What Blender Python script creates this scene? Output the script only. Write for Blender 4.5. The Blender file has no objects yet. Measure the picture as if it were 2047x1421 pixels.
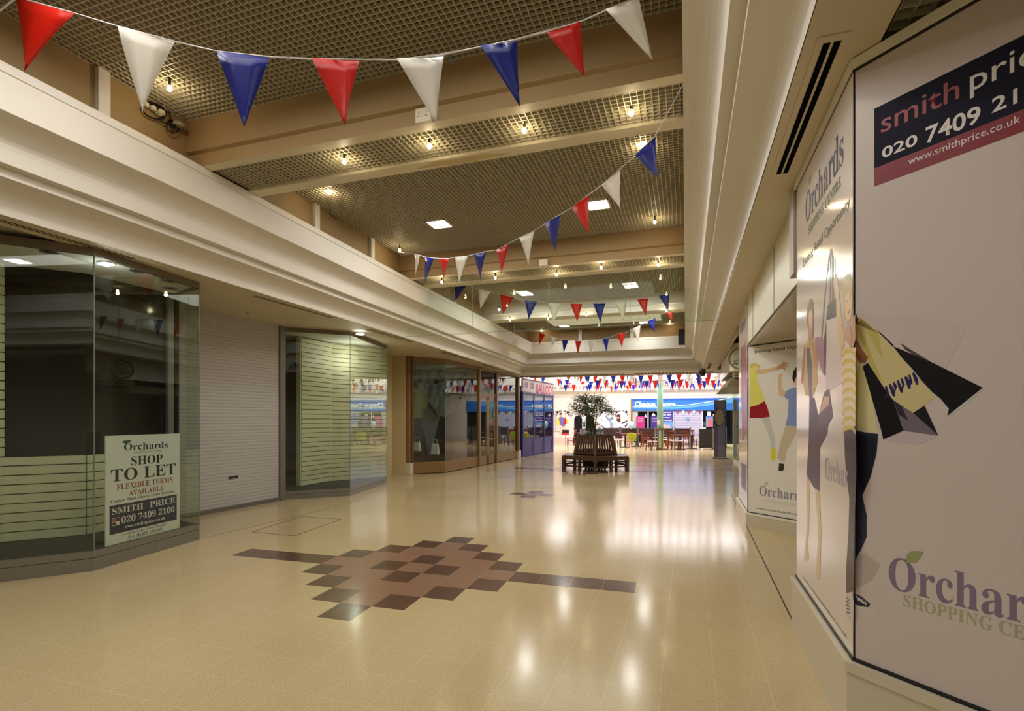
import bpy, bmesh, math, random
from mathutils import Vector
random.seed(7)
S = bpy.context.scene
COL = S.collection
PI = math.pi
# ------------------------------------------------------------------ camera
F_PX, HOR, YAW, EYE = 1066.0, 836.0, 0.3185, 1.58
cam = bpy.data.cameras.new('camera'); cam.sensor_width = 36; cam.lens = F_PX/2047*36
cam.shift_y = (HOR-710.5)/2047; cam.clip_start = .02; cam.clip_end = 200
camo = bpy.data.objects.new('camera', cam); camo.location = (0, 0, EYE); camo.rotation_euler = (PI/2, 0, YAW)
COL.objects.link(camo); S.camera = camo
S.view_settings.view_transform = 'Standard'; S.view_settings.look = 'None'
S.view_settings.gamma = 1; S.view_settings.use_curve_mapping = False
S.view_settings.exposure = 0.0
S.cycles.use_denoising = True
S.cycles.max_bounces = 7; S.cycles.diffuse_bounces = 3; S.cycles.glossy_bounces = 4; S.cycles.transparent_max_bounces = 12
S.cycles.sample_clamp_indirect = 6; S.cycles.caustics_reflective = False; S.cycles.caustics_refractive = False
W = bpy.data.worlds.new('world'); S.world = W; W.use_nodes = True
W.node_tree.nodes['Background'].inputs[0].default_value = (1, .9, .78, 1)
W.node_tree.nodes['Background'].inputs[1].default_value = .05

def lamp(name, kind, loc, power, color=(1, .93, .82), size=.3, rot=(0, 0, 0), size_y=None, spread=None):
    l = bpy.data.lights.new(name, kind); l.energy = power; l.color = color
    if kind == 'AREA':
        l.size = size
        if size_y: l.shape = 'RECTANGLE'; l.size_y = size_y
        if spread: l.spread = spread
    else: l.shadow_soft_size = size
    o = bpy.data.objects.new(name, l); o.location = loc; o.rotation_euler = rot; COL.objects.link(o)
    return o
SQ = [(-3.95, 8.1), (-1.3, 8.12), (-4.0, 13.3), (-1.32, 13.34), (-4.05, 18.05), (-1.38, 18.25),
      (-3.95, 2.9), (-1.3, 2.9), (-3.95, -2.3), (-1.3, -2.3), (-3.95, -7.4), (-1.3, -7.4)]
for x, y in SQ: lamp('fixture_light', 'AREA', (x, y, 4.74), 17, (1, .97, .92), .32)
for y in (-7.4, -2.3, 2.6, 7.6, 12.4, 17.0): lamp('bay_fill', 'AREA', (-2.6, y, 4.8), 74, (1, .95, .88), 3.6, size_y=2.2)  # added soft lights without fittings, spreading the light of each bay
# far court: one added light sheet under the ceiling, cooler and stronger
lamp('court_fill', 'AREA', (-2.3, 29.0, 5.12), 1800, (1, .955, .985), 11, size_y=7.5)
# ------------------------------------------------------------------ pixel rays -> points on real planes
_c, _s = math.cos(YAW), math.sin(YAW)
def ray(px, py):
    a = (px-1023.5)/F_PX; b = -(py-HOR)/F_PX
    return Vector((a*_c-_s, a*_s+_c, b))
CAM = Vector((0, 0, EYE))
def hit(px, py, P, n):
    r = ray(px, py); t = (P-CAM).dot(n)/r.dot(n); return CAM+r*t
def atz(px, py, z): return hit(px, py, Vector((0, 0, z)), Vector((0, 0, 1)))
def aty(px, py, y): return hit(px, py, Vector((0, y, 0)), Vector((0, 1, 0)))
def atx(px, py, x): return hit(px, py, Vector((x, 0, 0)), Vector((1, 0, 0)))
# ------------------------------------------------------------------ materials
def lin(c):
    return tuple(((v/255)/12.92 if v/255 <= .04045 else ((v/255+.055)/1.055)**2.4) for v in c[:3])+(1,)
MATS = {}
def mat(name, rgb, rough=.5, metal=0, spec=.5, noise=0, scale=8, bump=0, coat=0, emit=0):
    if name in MATS: return MATS[name]
    m = bpy.data.materials.new(name); m.use_nodes = True; N = m.node_tree; b = N.nodes['Principled BSDF']
    c = lin(rgb)
    b.inputs['Base Color'].default_value = c; b.inputs['Roughness'].default_value = rough
    b.inputs['Metallic'].default_value = metal; b.inputs['Specular IOR Level'].default_value = spec
    b.inputs['Coat Weight'].default_value = coat; b.inputs['Coat Roughness'].default_value = .06
    tc = N.nodes.new('ShaderNodeTexCoord'); nz = N.nodes.new('ShaderNodeTexNoise')
    nz.inputs['Scale'].default_value = scale; nz.inputs['Detail'].default_value = 4
    N.links.new(tc.outputs['Object'], nz.inputs['Vector'])
    if noise:
        r = N.nodes.new('ShaderNodeMix'); r.data_type = 'RGBA'
        r.inputs[6].default_value = tuple(v*(1-noise) for v in c[:3])+(1,); r.inputs[7].default_value = tuple(min(1, v*(1+noise)) for v in c[:3])+(1,)
        N.links.new(nz.outputs['Fac'], r.inputs[0]); N.links.new(r.outputs[2], b.inputs['Base Color'])
    if bump:
        bp = N.nodes.new('ShaderNodeBump'); bp.inputs['Strength'].default_value = bump; bp.inputs['Distance'].default_value = .01
        N.links.new(nz.outputs['Fac'], bp.inputs['Height']); N.links.new(bp.outputs['Normal'], b.inputs['Normal'])
    if emit:
        b.inputs['Emission Color'].default_value = c; b.inputs['Emission Strength'].default_value = emit
        m.cycles.emission_sampling = 'NONE'
    MATS[name] = m; return m
def glass(name, tint=(243, 247, 243), ior=1.5, base=.04):
    if name in MATS: return MATS[name]
    m = bpy.data.materials.new(name); m.use_nodes = True; N = m.node_tree; N.nodes.clear()
    out = N.nodes.new('ShaderNodeOutputMaterial'); mx = N.nodes.new('ShaderNodeMixShader')
    tr = N.nodes.new('ShaderNodeBsdfTransparent'); tr.inputs[0].default_value = lin(tint)
    gl = N.nodes.new('ShaderNodeBsdfGlossy'); gl.inputs['Roughness'].default_value = .01; gl.inputs[0].default_value = (.95, 1, .97, 1)
    ge = N.nodes.new('ShaderNodeNewGeometry'); dt = N.nodes.new('ShaderNodeVectorMath'); dt.operation = 'DOT_PRODUCT'
    N.links.new(ge.outputs['Normal'], dt.inputs[0]); N.links.new(ge.outputs['Incoming'], dt.inputs[1])
    def mt(op, x, y=None):
        n = N.nodes.new('ShaderNodeMath'); n.operation = op; n.use_clamp = op in ('SUBTRACT', 'ADD')
        for i, v in enumerate((x, y)):
            if v is None: continue
            if isinstance(v, (int, float)): n.inputs[i].default_value = v
            else: N.links.new(v, n.inputs[i])
        return n.outputs[0]
    fac = mt('ADD', mt('MULTIPLY', mt('POWER', mt('SUBTRACT', 1.0, mt('ABSOLUTE', dt.outputs['Value'])), 5.0), 1-base), base)
    N.links.new(fac, mx.inputs[0])
    N.links.new(tr.outputs[0], mx.inputs[1]); N.links.new(gl.outputs[0], mx.inputs[2]); N.links.new(mx.outputs[0], out.inputs[0])
    MATS[name] = m; return m
CREAM = mat('cream_plaster', (222, 217, 206), .55, noise=.05, scale=1.5, bump=.05)
CREAM2 = mat('soffit_plaster', (205, 193, 165), .55, noise=.07, scale=2.2, bump=.05)
BEAM = mat('beam_white', (216, 206, 180), .5, noise=.04, scale=3)
TAN = mat('tan_wall', (156, 130, 88), .7, noise=.05, scale=3)
GRID = mat('eggcrate_grille', (190, 182, 156), .5, noise=.04, scale=5)
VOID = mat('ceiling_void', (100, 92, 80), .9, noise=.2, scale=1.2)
BLACK = mat('black_plastic', (18, 18, 20), .4)
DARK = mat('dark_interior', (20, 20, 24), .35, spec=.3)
STEEL = mat('grey_aluminium', (128, 124, 114), .4, metal=.3, noise=.04)
SHUT = mat('shutter_grey', (186, 182, 180), .5, metal=.15, noise=.04, scale=3)
SLAT = mat('slatwall_cream', (214, 210, 176), .5, noise=.04)
GAP = mat('slat_gap', (96, 76, 52), .8)
CARPET = mat('display_floor', (52, 50, 50), .9, noise=.2, scale=40)
WOOD = mat('oak_frame', (132, 102, 60), .4, noise=.15, scale=9)
GLASS = glass('shop_glass'); GLASSC = glass('clear_screen', (240, 248, 240), 1.5, .02)
BLUEF = mat('navy_frame', (36, 40, 112), .35, noise=.05)
HOARD = mat('hoarding_vinyl', (206, 194, 190), .3, noise=.03, scale=2, spec=.4)
HOARDG = mat('hoarding_gloss', (226, 214, 206), .12, noise=.02, scale=2, spec=.7)
PANEL = mat('white_panel', (236, 232, 214), .35, noise=.02)
PLINTH = mat('plinth_paint', (206, 196, 172), .3, noise=.05, scale=3)
REDF = mat('red_pvc', (222, 42, 26), .32, noise=.06, scale=9, bump=.3)
WHITEF = mat('white_pvc', (236, 232, 222), .32, noise=.03, scale=9, bump=.3)
BLUF = mat('blue_pvc', (36, 48, 160), .32, noise=.06, scale=9, bump=.3)
CORD = mat('white_cord', (225, 225, 225), .6)
BULB = mat('bulb_glow', (255, 236, 190), .3, emit=40)
TUBE = mat('fluorescent_glow', (248, 250, 250), .3, emit=14)
BENCH = mat('bench_hardwood', (82, 54, 36), .5, noise=.2, scale=14)
LEAF = mat('ficus_leaf', (74, 102, 54), .45, noise=.35, scale=3)
BARK = mat('bark', (84, 70, 50), .8, noise=.2, scale=20)
MAHOG = mat('mahogany', (92, 40, 28), .35, noise=.15, scale=14)
OAKC = mat('chair_oak', (150, 78, 40), .4, noise=.15, scale=14)
LIME = mat('lime_vinyl', (164, 170, 40), .4, noise=.04)
CHROME = mat('dull_chrome', (150, 150, 150), .3, metal=.8)
SEATW = mat('pale_seat', (210, 196, 190), .3)
def translucent(m, amt=.35):
    N = m.node_tree; b = N.nodes['Principled BSDF']; out = [n for n in N.nodes if n.type == 'OUTPUT_MATERIAL'][0]
    t_ = N.nodes.new('ShaderNodeBsdfTranslucent'); mx = N.nodes.new('ShaderNodeMixShader'); mx.inputs[0].default_value = amt
    t_.inputs[0].default_value = b.inputs['Base Color'].default_value
    N.links.new(b.outputs[0], mx.inputs[1]); N.links.new(t_.outputs[0], mx.inputs[2]); N.links.new(mx.outputs[0], out.inputs['Surface'])
WHITEF.node_tree.nodes['Principled BSDF'].inputs['Base Color'].default_value = lin((250, 248, 242))
for m_ in (REDF, WHITEF, BLUF): translucent(m_)
INK = {}
def ink(rgb, rough=.35):
    k = 'ink_%02x%02x%02x' % tuple(int(v) for v in rgb)
    return mat(k, rgb, rough)
# ------------------------------------------------------------------ mesh helpers
class MB:
    def __init__(s): s.v = []; s.f = []; s.m = []
    def add(s, vs, fs, mi=0):
        o = len(s.v); s.v += [tuple(v) for v in vs]; s.f += [tuple(i+o for i in f) for f in fs]; s.m += [mi]*len(fs); return s
    def box(s, x0, x1, y0, y1, z0, z1, mi=0):
        if x0 > x1: x0, x1 = x1, x0
        if y0 > y1: y0, y1 = y1, y0
        if z0 > z1: z0, z1 = z1, z0
        return s.add([(x0,y0,z0),(x1,y0,z0),(x1,y1,z0),(x0,y1,z0),(x0,y0,z1),(x1,y0,z1),(x1,y1,z1),(x0,y1,z1)],
            [(0,3,2,1),(4,5,6,7),(0,1,5,4),(1,2,6,5),(2,3,7,6),(3,0,4,7)], mi)
    def prism(s, pts, z0, z1, mi=0):            # pts: 2D polygon
        a = sum(pts[i][0]*pts[(i+1)%len(pts)][1]-pts[(i+1)%len(pts)][0]*pts[i][1] for i in range(len(pts)))
        if a < 0: pts = pts[::-1]
        n = len(pts); vs = [(p[0],p[1],z0) for p in pts]+[(p[0],p[1],z1) for p in pts]
        return s.add(vs, [tuple(range(n-1,-1,-1)), tuple(range(n,2*n))]+[(i,(i+1)%n,n+(i+1)%n,n+i) for i in range(n)], mi)
    def wallseg(s, a, b, z0, z1, t, mi=0, side=1):   # thin wall from a to b (2D), thickness t towards the left(+)/right(-) of a->b
        dx, dy = b[0]-a[0], b[1]-a[1]; L = math.hypot(dx, dy); nx, ny = -dy/L*t*side, dx/L*t*side
        return s.prism([a, b, (b[0]+nx, b[1]+ny), (a[0]+nx, a[1]+ny)], z0, z1, mi)
    def hexa(s, P, mi=0):
        return s.add(P, [(0,3,2,1),(4,5,6,7),(0,1,5,4),(1,2,6,5),(2,3,7,6),(3,0,4,7)], mi)
    def bar(s, a, b, w, h=None, mi=0, up=(0,0,1)):     # box beam between 3D points
        a, b = Vector(a), Vector(b); h = h or w; d = (b-a).normalized(); u = Vector(up)
        if abs(d.dot(u)) > .95: u = Vector((1, 0, 0))
        r = d.cross(u).normalized()*w/2; u2 = r.cross(d).normalized()*h/2
        return s.hexa([a-r-u2, a+r-u2, b+r-u2, b-r-u2, a-r+u2, a+r+u2, b+r+u2, b-r+u2], mi)
    def tube(s, pts, r, n=6, mi=0, r1=None):
        pts = [Vector(p) for p in pts]; o = len(s.v); k = len(pts); prev = None
        for i, p in enumerate(pts):
            d = (pts[min(i+1,k-1)]-pts[max(i-1,0)]).normalized(); u = Vector((0,0,1)) if abs(d.z) < .9 else Vector((1,0,0))
            a = d.cross(u).normalized(); b = d.cross(a).normalized(); rr = r if r1 is None else r+(r1-r)*i/(k-1)
            for j in range(n):
                t = 2*PI*j/n; s.v.append(tuple(p+a*math.cos(t)*rr+b*math.sin(t)*rr))
        for i in range(k-1):
            for j in range(n):
                s.f.append((o+i*n+j, o+i*n+(j+1)%n, o+(i+1)*n+(j+1)%n, o+(i+1)*n+j)); s.m.append(mi)
        s.f.append(tuple(o+j for j in range(n-1,-1,-1))); s.m.append(mi)
        s.f.append(tuple(o+(k-1)*n+j for j in range(n))); s.m.append(mi); return s
    def lathe(s, prof, c, n=16, mi=0):     # prof: (r,z)
        o = len(s.v)
        for r, z in prof:
            for j in range(n): s.v.append((c[0]+r*math.cos(2*PI*j/n), c[1]+r*math.sin(2*PI*j/n), c[2]+z))
        for i in range(len(prof)-1):
            for j in range(n):
                s.f.append((o+i*n+j, o+i*n+(j+1)%n, o+(i+1)*n+(j+1)%n, o+(i+1)*n+j)); s.m.append(mi)
        s.f.append(tuple(o+j for j in range(n-1,-1,-1))); s.m.append(mi)
        s.f.append(tuple(o+(len(prof)-1)*n+j for j in range(n))); s.m.append(mi); return s
    def build(s, name, mats, parent=None, smooth=False, bevel=0):
        me = bpy.data.meshes.new(name); me.from_pydata(s.v, [], s.f)
        if not isinstance(mats, (list, tuple)): mats = [mats]
        for m in mats: me.materials.append(m)
        for p, mi in zip(me.polygons, s.m): p.material_index = mi; p.use_smooth = smooth
        me.update(); o = bpy.data.objects.new(name, me); COL.objects.link(o)
        if parent: o.parent = parent; 
        if parent and parent.type == 'EMPTY': o.matrix_parent_inverse = parent.matrix_basis.inverted()
        elif parent: o.matrix_parent_inverse = parent.matrix_basis.inverted()
        if bevel:
            b = o.modifiers.new('bevel', 'BEVEL'); b.width = bevel; b.segments = 2; b.limit_method = 'ANGLE'
        return o
def tag(o, label, cat, group=None, kind=None):
    o['label'] = label; o['category'] = cat
    if group: o['group'] = group
    if kind: o['kind'] = kind
    return o
def struct(o, label=None):
    o['kind'] = 'structure'
    if label: o['label'] = label
    return o
def empty(name, loc, label=None, cat=None, group=None):
    o = bpy.data.objects.new(name, None); o.location = loc; o.empty_display_size = .1; COL.objects.link(o)
    if label: tag(o, label, cat, group)
    return o
def copy_tree(o, parent=None):
    c = o.copy(); COL.objects.link(c)
    if parent: c.parent = parent
    for ch in o.children: copy_tree(ch, c)
    return c
BOLD = {}
for i in range(26):
    BOLD[chr(65+i)] = chr(0x1D400+i); BOLD[chr(97+i)] = chr(0x1D41A+i)
for i in range(10): BOLD[chr(48+i)] = chr(0x1D7CE+i)
def serif(t): return ''.join(BOLD.get(c, c) for c in t)
def text_mesh(body, fat=0, shear=0):
    c = bpy.data.curves.new('lettering', 'FONT'); c.body = body; c.offset = fat; c.shear = shear; c.resolution_u = 3
    o = bpy.data.objects.new('lettering', c); COL.objects.link(o)
    dg = bpy.context.evaluated_depsgraph_get(); dg.update()
    me = bpy.data.meshes.new_from_object(o.evaluated_get(dg)); bpy.data.objects.remove(o); bpy.data.curves.remove(c)
    return me
def letters(body, P, u, w, h, m, parent, n, off=.004, fat=0, shear=0, name='lettering'):
    """text whose ink box has its lower left at P, width w along u, height h in z; lifted off along n"""
    me = text_mesh(body, fat, shear)
    xs = [v.co.x for v in me.vertices]; ys = [v.co.y for v in me.vertices]
    x0, x1, y0, y1 = min(xs), max(xs), min(ys), max(ys)
    P = Vector(P); u = Vector(u).normalized(); n = Vector(n).normalized()
    for v in me.vertices:
        a = (v.co.x-x0)/(x1-x0); b = (v.co.y-y0)/(y1-y0)
        v.co = P+u*(a*w)+Vector((0, 0, b*h))+n*off*.2
    me.materials.clear(); me.materials.append(m)
    o = bpy.data.objects.new(name, me); COL.objects.link(o)
    if parent: o.parent = parent; o.matrix_parent_inverse = parent.matrix_basis.inverted()
    return o
class Face:
    """a vertical flat surface: origin P, direction u, outward normal n"""
    def __init__(s, P, u, n): s.P = Vector(P); s.u = Vector(u).normalized(); s.n = Vector(n).normalized(); s.k = 0
    def uv(s, px, py): q = hit(px, py, s.P, s.n); return (q-s.P).dot(s.u), q.z
    def pt(s, u, z, off=0): q = s.P+s.u*u; return Vector((q.x, q.y, z))+s.n*off
    def poly(s, mb, pix, off, mi=0):
        vs = [hit(x, y, s.P, s.n)+s.n*off*.3 for x, y in pix]; mb.add(vs, [tuple(range(len(vs)))], mi)
    def text(s, body, bl, tr, m, parent, off=.004, fat=0, name='lettering', shear=0):
        u0, z0 = s.uv(*bl); u1, z1 = s.uv(*tr)
        if z1 < z0: z0, z1 = z1, z0
        return letters(body, s.pt(u0, z0), s.u, u1-u0, z1-z0, m, parent, s.n, off, fat, shear, name)
# ------------------------------------------------------------------ FLOOR
def floor_mat():
    m = bpy.data.materials.new('vinyl_tile_floor'); m.use_nodes = True; N = m.node_tree; L = N.links; b = N.nodes['Principled BSDF']
    tc = N.nodes.new('ShaderNodeTexCoord'); sp = N.nodes.new('ShaderNodeSeparateXYZ'); L.new(tc.outputs['Object'], sp.inputs[0])
    def math_(op, a, bb=None, cc=None):
        n = N.nodes.new('ShaderNodeMath'); n.operation = op
        for i, v in enumerate((a, bb, cc)):
            if v is None: continue
            if isinstance(v, (int, float)): n.inputs[i].default_value = v
            else: L.new(v, n.inputs[i])
        return n.outputs[0]
    gx = math_('PINGPONG', math_('DIVIDE', math_('ADD', sp.outputs[0], 3.79), .3033), .5)
    gy = math_('PINGPONG', math_('DIVIDE', math_('SUBTRACT', sp.outputs[1], 4.854), .332), .5)
    gx1 = math_('LESS_THAN', gx, .006); gy1 = math_('LESS_THAN', gy, .005)
    g = math_('MULTIPLY', math_('MAXIMUM', gx1, gy1), .45)
    n1 = N.nodes.new('ShaderNodeTexNoise'); n1.inputs['Scale'].default_value = 160; n1.inputs['Detail'].default_value = 3; L.new(tc.outputs['Object'], n1.inputs[0])
    n2 = N.nodes.new('ShaderNodeTexNoise'); n2.inputs['Scale'].default_value = .7; n2.inputs['Detail'].default_value = 5; L.new(tc.outputs['Object'], n2.inputs[0])
    r1 = N.nodes.new('ShaderNodeValToRGB'); r1.color_ramp.elements[0].position = .38; r1.color_ramp.elements[1].position = .62
    r1.color_ramp.elements[0].color = lin((186, 163, 118)); r1.color_ramp.elements[1].color = lin((216, 198, 156)); L.new(n1.outputs['Fac'], r1.inputs[0])
    mx = N.nodes.new('ShaderNodeMix'); mx.data_type = 'RGBA'; mx.blend_type = 'MULTIPLY'; mx.inputs[0].default_value = .35
    r2 = N.nodes.new('ShaderNodeValToRGB'); r2.color_ramp.elements[0].position = .3; r2.color_ramp.elements[1].position = .7
    r2.color_ramp.elements[0].color = (.72, .70, .64, 1); r2.color_ramp.elements[1].color = (1, 1, 1, 1); L.new(n2.outputs['Fac'], r2.inputs[0])
    L.new(r1.outputs[0], mx.inputs[6]); L.new(r2.outputs[0], mx.inputs[7])
    m2 = N.nodes.new('ShaderNodeMix'); m2.data_type = 'RGBA'; L.new(g, m2.inputs[0]); L.new(mx.outputs[2], m2.inputs[6]); m2.inputs[7].default_value = lin((232, 216, 180))
    L.new(m2.outputs[2], b.inputs['Base Color'])
    rr = math_('ADD', math_('MULTIPLY', n2.outputs['Fac'], .08), .10); L.new(rr, b.inputs['Roughness'])
    b.inputs['Specular IOR Level'].default_value = .24
    bp = N.nodes.new('ShaderNodeBump'); bp.inputs['Strength'].default_value = .04; bp.inputs['Distance'].default_value = .002
    L.new(n1.outputs['Fac'], bp.inputs['Height']); L.new(bp.outputs[0], b.inputs['Normal'])
    return m
FLM = floor_mat()
floor = struct(MB().box(-14, 8, -10, 36, -.1, 0).build('floor', FLM))
TD = mat('brown_inlay', (98, 72, 60), .16, noise=.3, scale=120, spec=.55); TL = mat('rust_inlay', (150, 116, 94), .16, noise=.25, scale=120, spec=.55)
def inlay(cx, cy, kind):
    mb = MB()
    def tile(u, v, dark):
        def P(a, b2): return (cx+(a-3.5)*.30329-(b2-.5)*.01835, cy+(a-3.5)*.00693+(b2-.5)*.33206)
        g = .006
        pts = [P(u+g, v+g), P(u+1-g, v+g), P(u+1-g, v+1-g), P(u+g, v+1-g)]
        mb.prism(pts, .0002, .0012, 0 if dark else 1)
    if kind == 'diamond':
        for u in range(-4, 11):
            if u < 0 or u > 6: tile(u, 0, True); continue
            h = 4-abs(u-3)
            for v in range(-h, h+1):
                tile(u, v, abs(v) == h or (u, v) in ((3, 1), (2, 0), (4, 0), (3, -1)))
    else:
        for u, v, d in ((3, 0, 0), (2, 0, 1), (4, 0, 1), (3, 1, 1), (3, -1, 1)): tile(u, v, d)
    o = mb.build('tile_inlay', [TD, TL], floor); o['label'] = 'brown and rust diamond of inlaid floor tiles'; return o
inlay(-2.737, 5.04, 'diamond'); inlay(-3.07, 10.65, 'cross'); inlay(-2.95, 16.2, 'diamond')
# access hatch outline and expansion joints let into the floor
JM = mat('joint_black', (52, 44, 36), .5)
hp = [(-5.757, 5.914), (-5.91, 7.10), (-5.148, 7.082), (-5.025, 5.89)]
mb = MB()
for i in range(4):
    a, b = hp[i], hp[(i+1) % 4]; mb.bar((a[0], a[1], .0008), (b[0], b[1], .0008), .012, .0016)
mb.build('access_hatch', JM, floor)
MB().bar((-6.08, 5.2, .0006), (-5.9, 9.2, .0006), .006, .0012).build('floor_joint', JM, floor)
MB().bar((.735, 1.0, .0008), (.86, 12.2, .0008), .012, .0016).build('floor_joint', JM, floor)
# ------------------------------------------------------------------ CORNICE RING
def cove(a, z0, b, r0, n=8): return [(r0+a*math.sin(PI/2*i/n), z0-b*(1-math.cos(PI/2*i/n))) for i in range(n+1)]
PROF = [(.0, 4.39), (.0, 4.315), (.012, 4.31), (.012, 4.295), (.0, 4.29)]+cove(.235, 4.008, .20, 0)+[(.235, 3.685), (.30, 3.685), (.315, 3.68), (.315, 3.61)]+cove(.235, 3.60, .13, .315)+[(.55, 3.352)]
def X0L(y): return -5.12 if y < 4 else (-5.12-(y-4)*.036 if y < 10.4 else -5.35-(y-10.4)*.018)
def X0R(y): return -.03 if y < 3 else -.03-(y-3)*.0035
def zf(z, y): return z if y < 10.4 else z-.1*(4.39-z)*(y-10.4)/8.6
YF = 19.0
def ring(side):
    st = [-9.5, -4, 0, 4, 10.4, YF]; rows = []
    for y in st:
        row = []
        for r, z in PROF:
            yy = y+r if y == YF else y
            row.append((X0L(yy)-r if side < 0 else X0R(yy)+r, yy, zf(z, yy)))
        rows.append(row)
    mb = MB(); n = len(PROF); vs = [p for row in rows for p in row]
    fs = []
    for i in range(len(rows)-1):
        for j in range(n-1): fs.append((i*n+j, i*n+j+1, (i+1)*n+j+1, (i+1)*n+j))
    if side < 0: fs = [f[::-1] for f in fs]
    return mb.add(vs, fs)
struct(ring(-1).build('trim_1', CREAM), 'long stepped cream cornice along the left side')
struct(ring(1).build('trim_2', CREAM), 'long stepped cream cornice along the right side')
mb = MB(); n = len(PROF)
a = [(X0L(YF+r)-r, YF+r, zf(z, YF+r)) for r, z in PROF]; b = [(X0R(YF+r)+r, YF+r, zf(z, YF+r)) for r, z in PROF]
mb.add(a+b, [(j, n+j, n+j+1, j+1) for j in range(n-1)])
struct(mb.build('trim_3', CREAM), 'stepped cream cornice closing the far end of the ceiling well')
mb = MB().add([(X0L(0), -9.5, 4.39), (X0R(0), -9.5, 4.39), (X0R(0)+.55, -9.5, 3.352), (X0L(0)-.55, -9.5, 3.352)], [(0, 1, 2, 3)])
struct(mb.build('trim_4', CREAM))
# soffits
mb = MB()
def soff(mb, pts, z, t=.04):
    mb.prism(pts, z, z+t)
ZS = 3.352
soff(mb, [(X0L(-9)-.556, -9.5), (X0L(4)-.556, 4.02), (-6.0, 4.02), (-6.0, -9.5)], ZS)
struct(mb.build('ceiling', CREAM2), 'narrow near soffit under the left cornice')
mb = MB()
zq = lambda y: zf(3.352, y)
def slab(mb, quad, t=.04, mi=0):   # quad: 4 (x,y) corners, height follows the cornice foot
    P = [(x, y, zq(y)) for x, y in quad]+[(x, y, zq(y)+t) for x, y in quad]
    mb.hexa(P, mi)
slab(mb, [(-9, 4.02), (X0L(4)-.556, 4.02), (X0L(10.4)-.556, 10.4), (-9, 10.4)])
slab(mb, [(-9, 10.4), (X0L(10.4)-.556, 10.4), (X0L(19)-.556, 19.556), (-9, 19.556)])
struct(mb.build('ceiling', CREAM2), 'flat cream soffit over the left shopfronts')
mb = MB()
slab(mb, [(-.03+.556, -9.5), (.86, -9.5), (.86, 4), (X0R(4)+.556, 4)])
slab(mb, [(X0R(4)+.556, 4), (.86, 4), (.93, 19.556), (X0R(19)+.556, 19.556)])
mb.box(.86, .90, -9.5, 2.2, ZS, 3.5)
mb.box(.90, .93, 11, 19.5, 3.2, 3.5)
struct(mb.build('ceiling', CREAM2), 'narrow cream soffit under the right cornice')
mb = MB()
slab(mb, [(-9, 19.557), (3.2, 19.557), (3.2, 20.5), (-9, 20.5)])
struct(mb.build('ceiling', CREAM2), 'cross soffit at the end of the corridor')
# brown slotted strip along the far soffit edge
mb = MB()
for i in range(60):
    x = -6.3+i*.12
    if -2.3 < x < -1.95: continue
    mb.box(x, x+.07, 20.1, 20.45, zq(20)-.022, zq(20)-.002)
mb.build('soffit_grille', mat('brown_grille', (92, 70, 46), .6), bpy.data.objects['ceiling.003'] if 'ceiling.003' in bpy.data.objects else None)
# slot diffusers: right and left
def diffuser(x0, x1, y0, y1, side, label):
    t = empty('slot_diffuser', ((x0+x1)/2, (y0+y1)/2, zq((y0+y1)/2)), label, 'air vent', 'slot diffusers in the soffits')
    z = min(zq(y0), zq(y1))-.004
    w = (x1-x0)
    MB().box(x0, x1, y0, y1, z-.001, z+.004).build('frame', CREAM2, t)
    m2 = MB()
    SB = mat('slot_black', (6, 6, 6), .95, spec=.05)
    for k in (.34, .66): m2.box(x0+w*k-w*(.11 if side > 0 else .06), x0+w*k+w*(.11 if side > 0 else .06), y0+.05, y1-.05, z-.003, z+.001)
    m2.build('slot', SB, t)
ordn = ['nearest', 'second nearest', 'third nearest', 'fourth nearest', 'fifth nearest', 'farthest']
for k, (a, b) in enumerate([(2.80, 4.32), (5.5, 7.12), (8.2, 9.85), (11.05, 12.75), (14.05, 15.85), (17.25, 19.1)]):
    diffuser(.575+.001*k, .715+.001*k, a, b, 1, 'long twin-slot air vent in the soffit beside the right cornice, %s of that row' % ordn[k])
for k, (a, b) in enumerate([(2.6, 4.35), (6.1, 8.0), (9.2, 11.0), (12.7, 14.5), (15.8, 17.4), (18.0, 19.2)]):
    x = X0L((a+b)/2)-.55
    diffuser(x-.23, x-.09, a, b, -1, 'long twin-slot air vent in the soffit beside the left cornice, %s of that row' % ordn[k])
# ------------------------------------------------------------------ EGG-CRATE CEILING BAYS
def eggcrate(x0, x1, y0, y1, z, cell=.06, t=.007, h=.035):
    mb = MB(); k = int((x1-x0)/cell)
    for i in range(k+1):
        x = x0+i*cell; mb.box(x-t/2, x+t/2, y0, y1, z, z+h)
    k = int((y1-y0)/cell)
    for i in range(k+1):
        y = y0+i*cell; mb.box(x0, x1, y-t/2, y+t/2, z+.001, z+h-.001)
    return mb
ZG = 4.9
bays = [(-9.3, -5.2, ZG), (-4.3, -.55, ZG), (.15, 4.58, ZG), (5.43, 9.55, ZG-.06), (10.42, 14.42, ZG-.07), (14.9, 19.0, ZG-.12)]
for i, (a, b, z) in enumerate(bays):
    xl, xr = X0L((a+b)/2)-.2, X0R((a+b)/2)+.12
    if i >= 2 or i == 1: struct(eggcrate(xl, xr, a, b, z).build('ceiling', GRID), 'cream egg-crate grille in a deep ceiling bay')
for a, b in ((4.69, 5.26), (9.66, 10.2)):
    struct(eggcrate(X0L(a)-.02, X0R(a)+.03, a, b, 4.42).build('ceiling', GRID), 'narrow strip of egg-crate grille between two beams')
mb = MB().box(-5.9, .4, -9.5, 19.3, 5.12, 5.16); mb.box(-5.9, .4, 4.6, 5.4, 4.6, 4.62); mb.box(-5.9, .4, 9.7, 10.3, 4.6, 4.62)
struct(mb.build('ceiling', VOID), 'dark void above the grilles')
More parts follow.
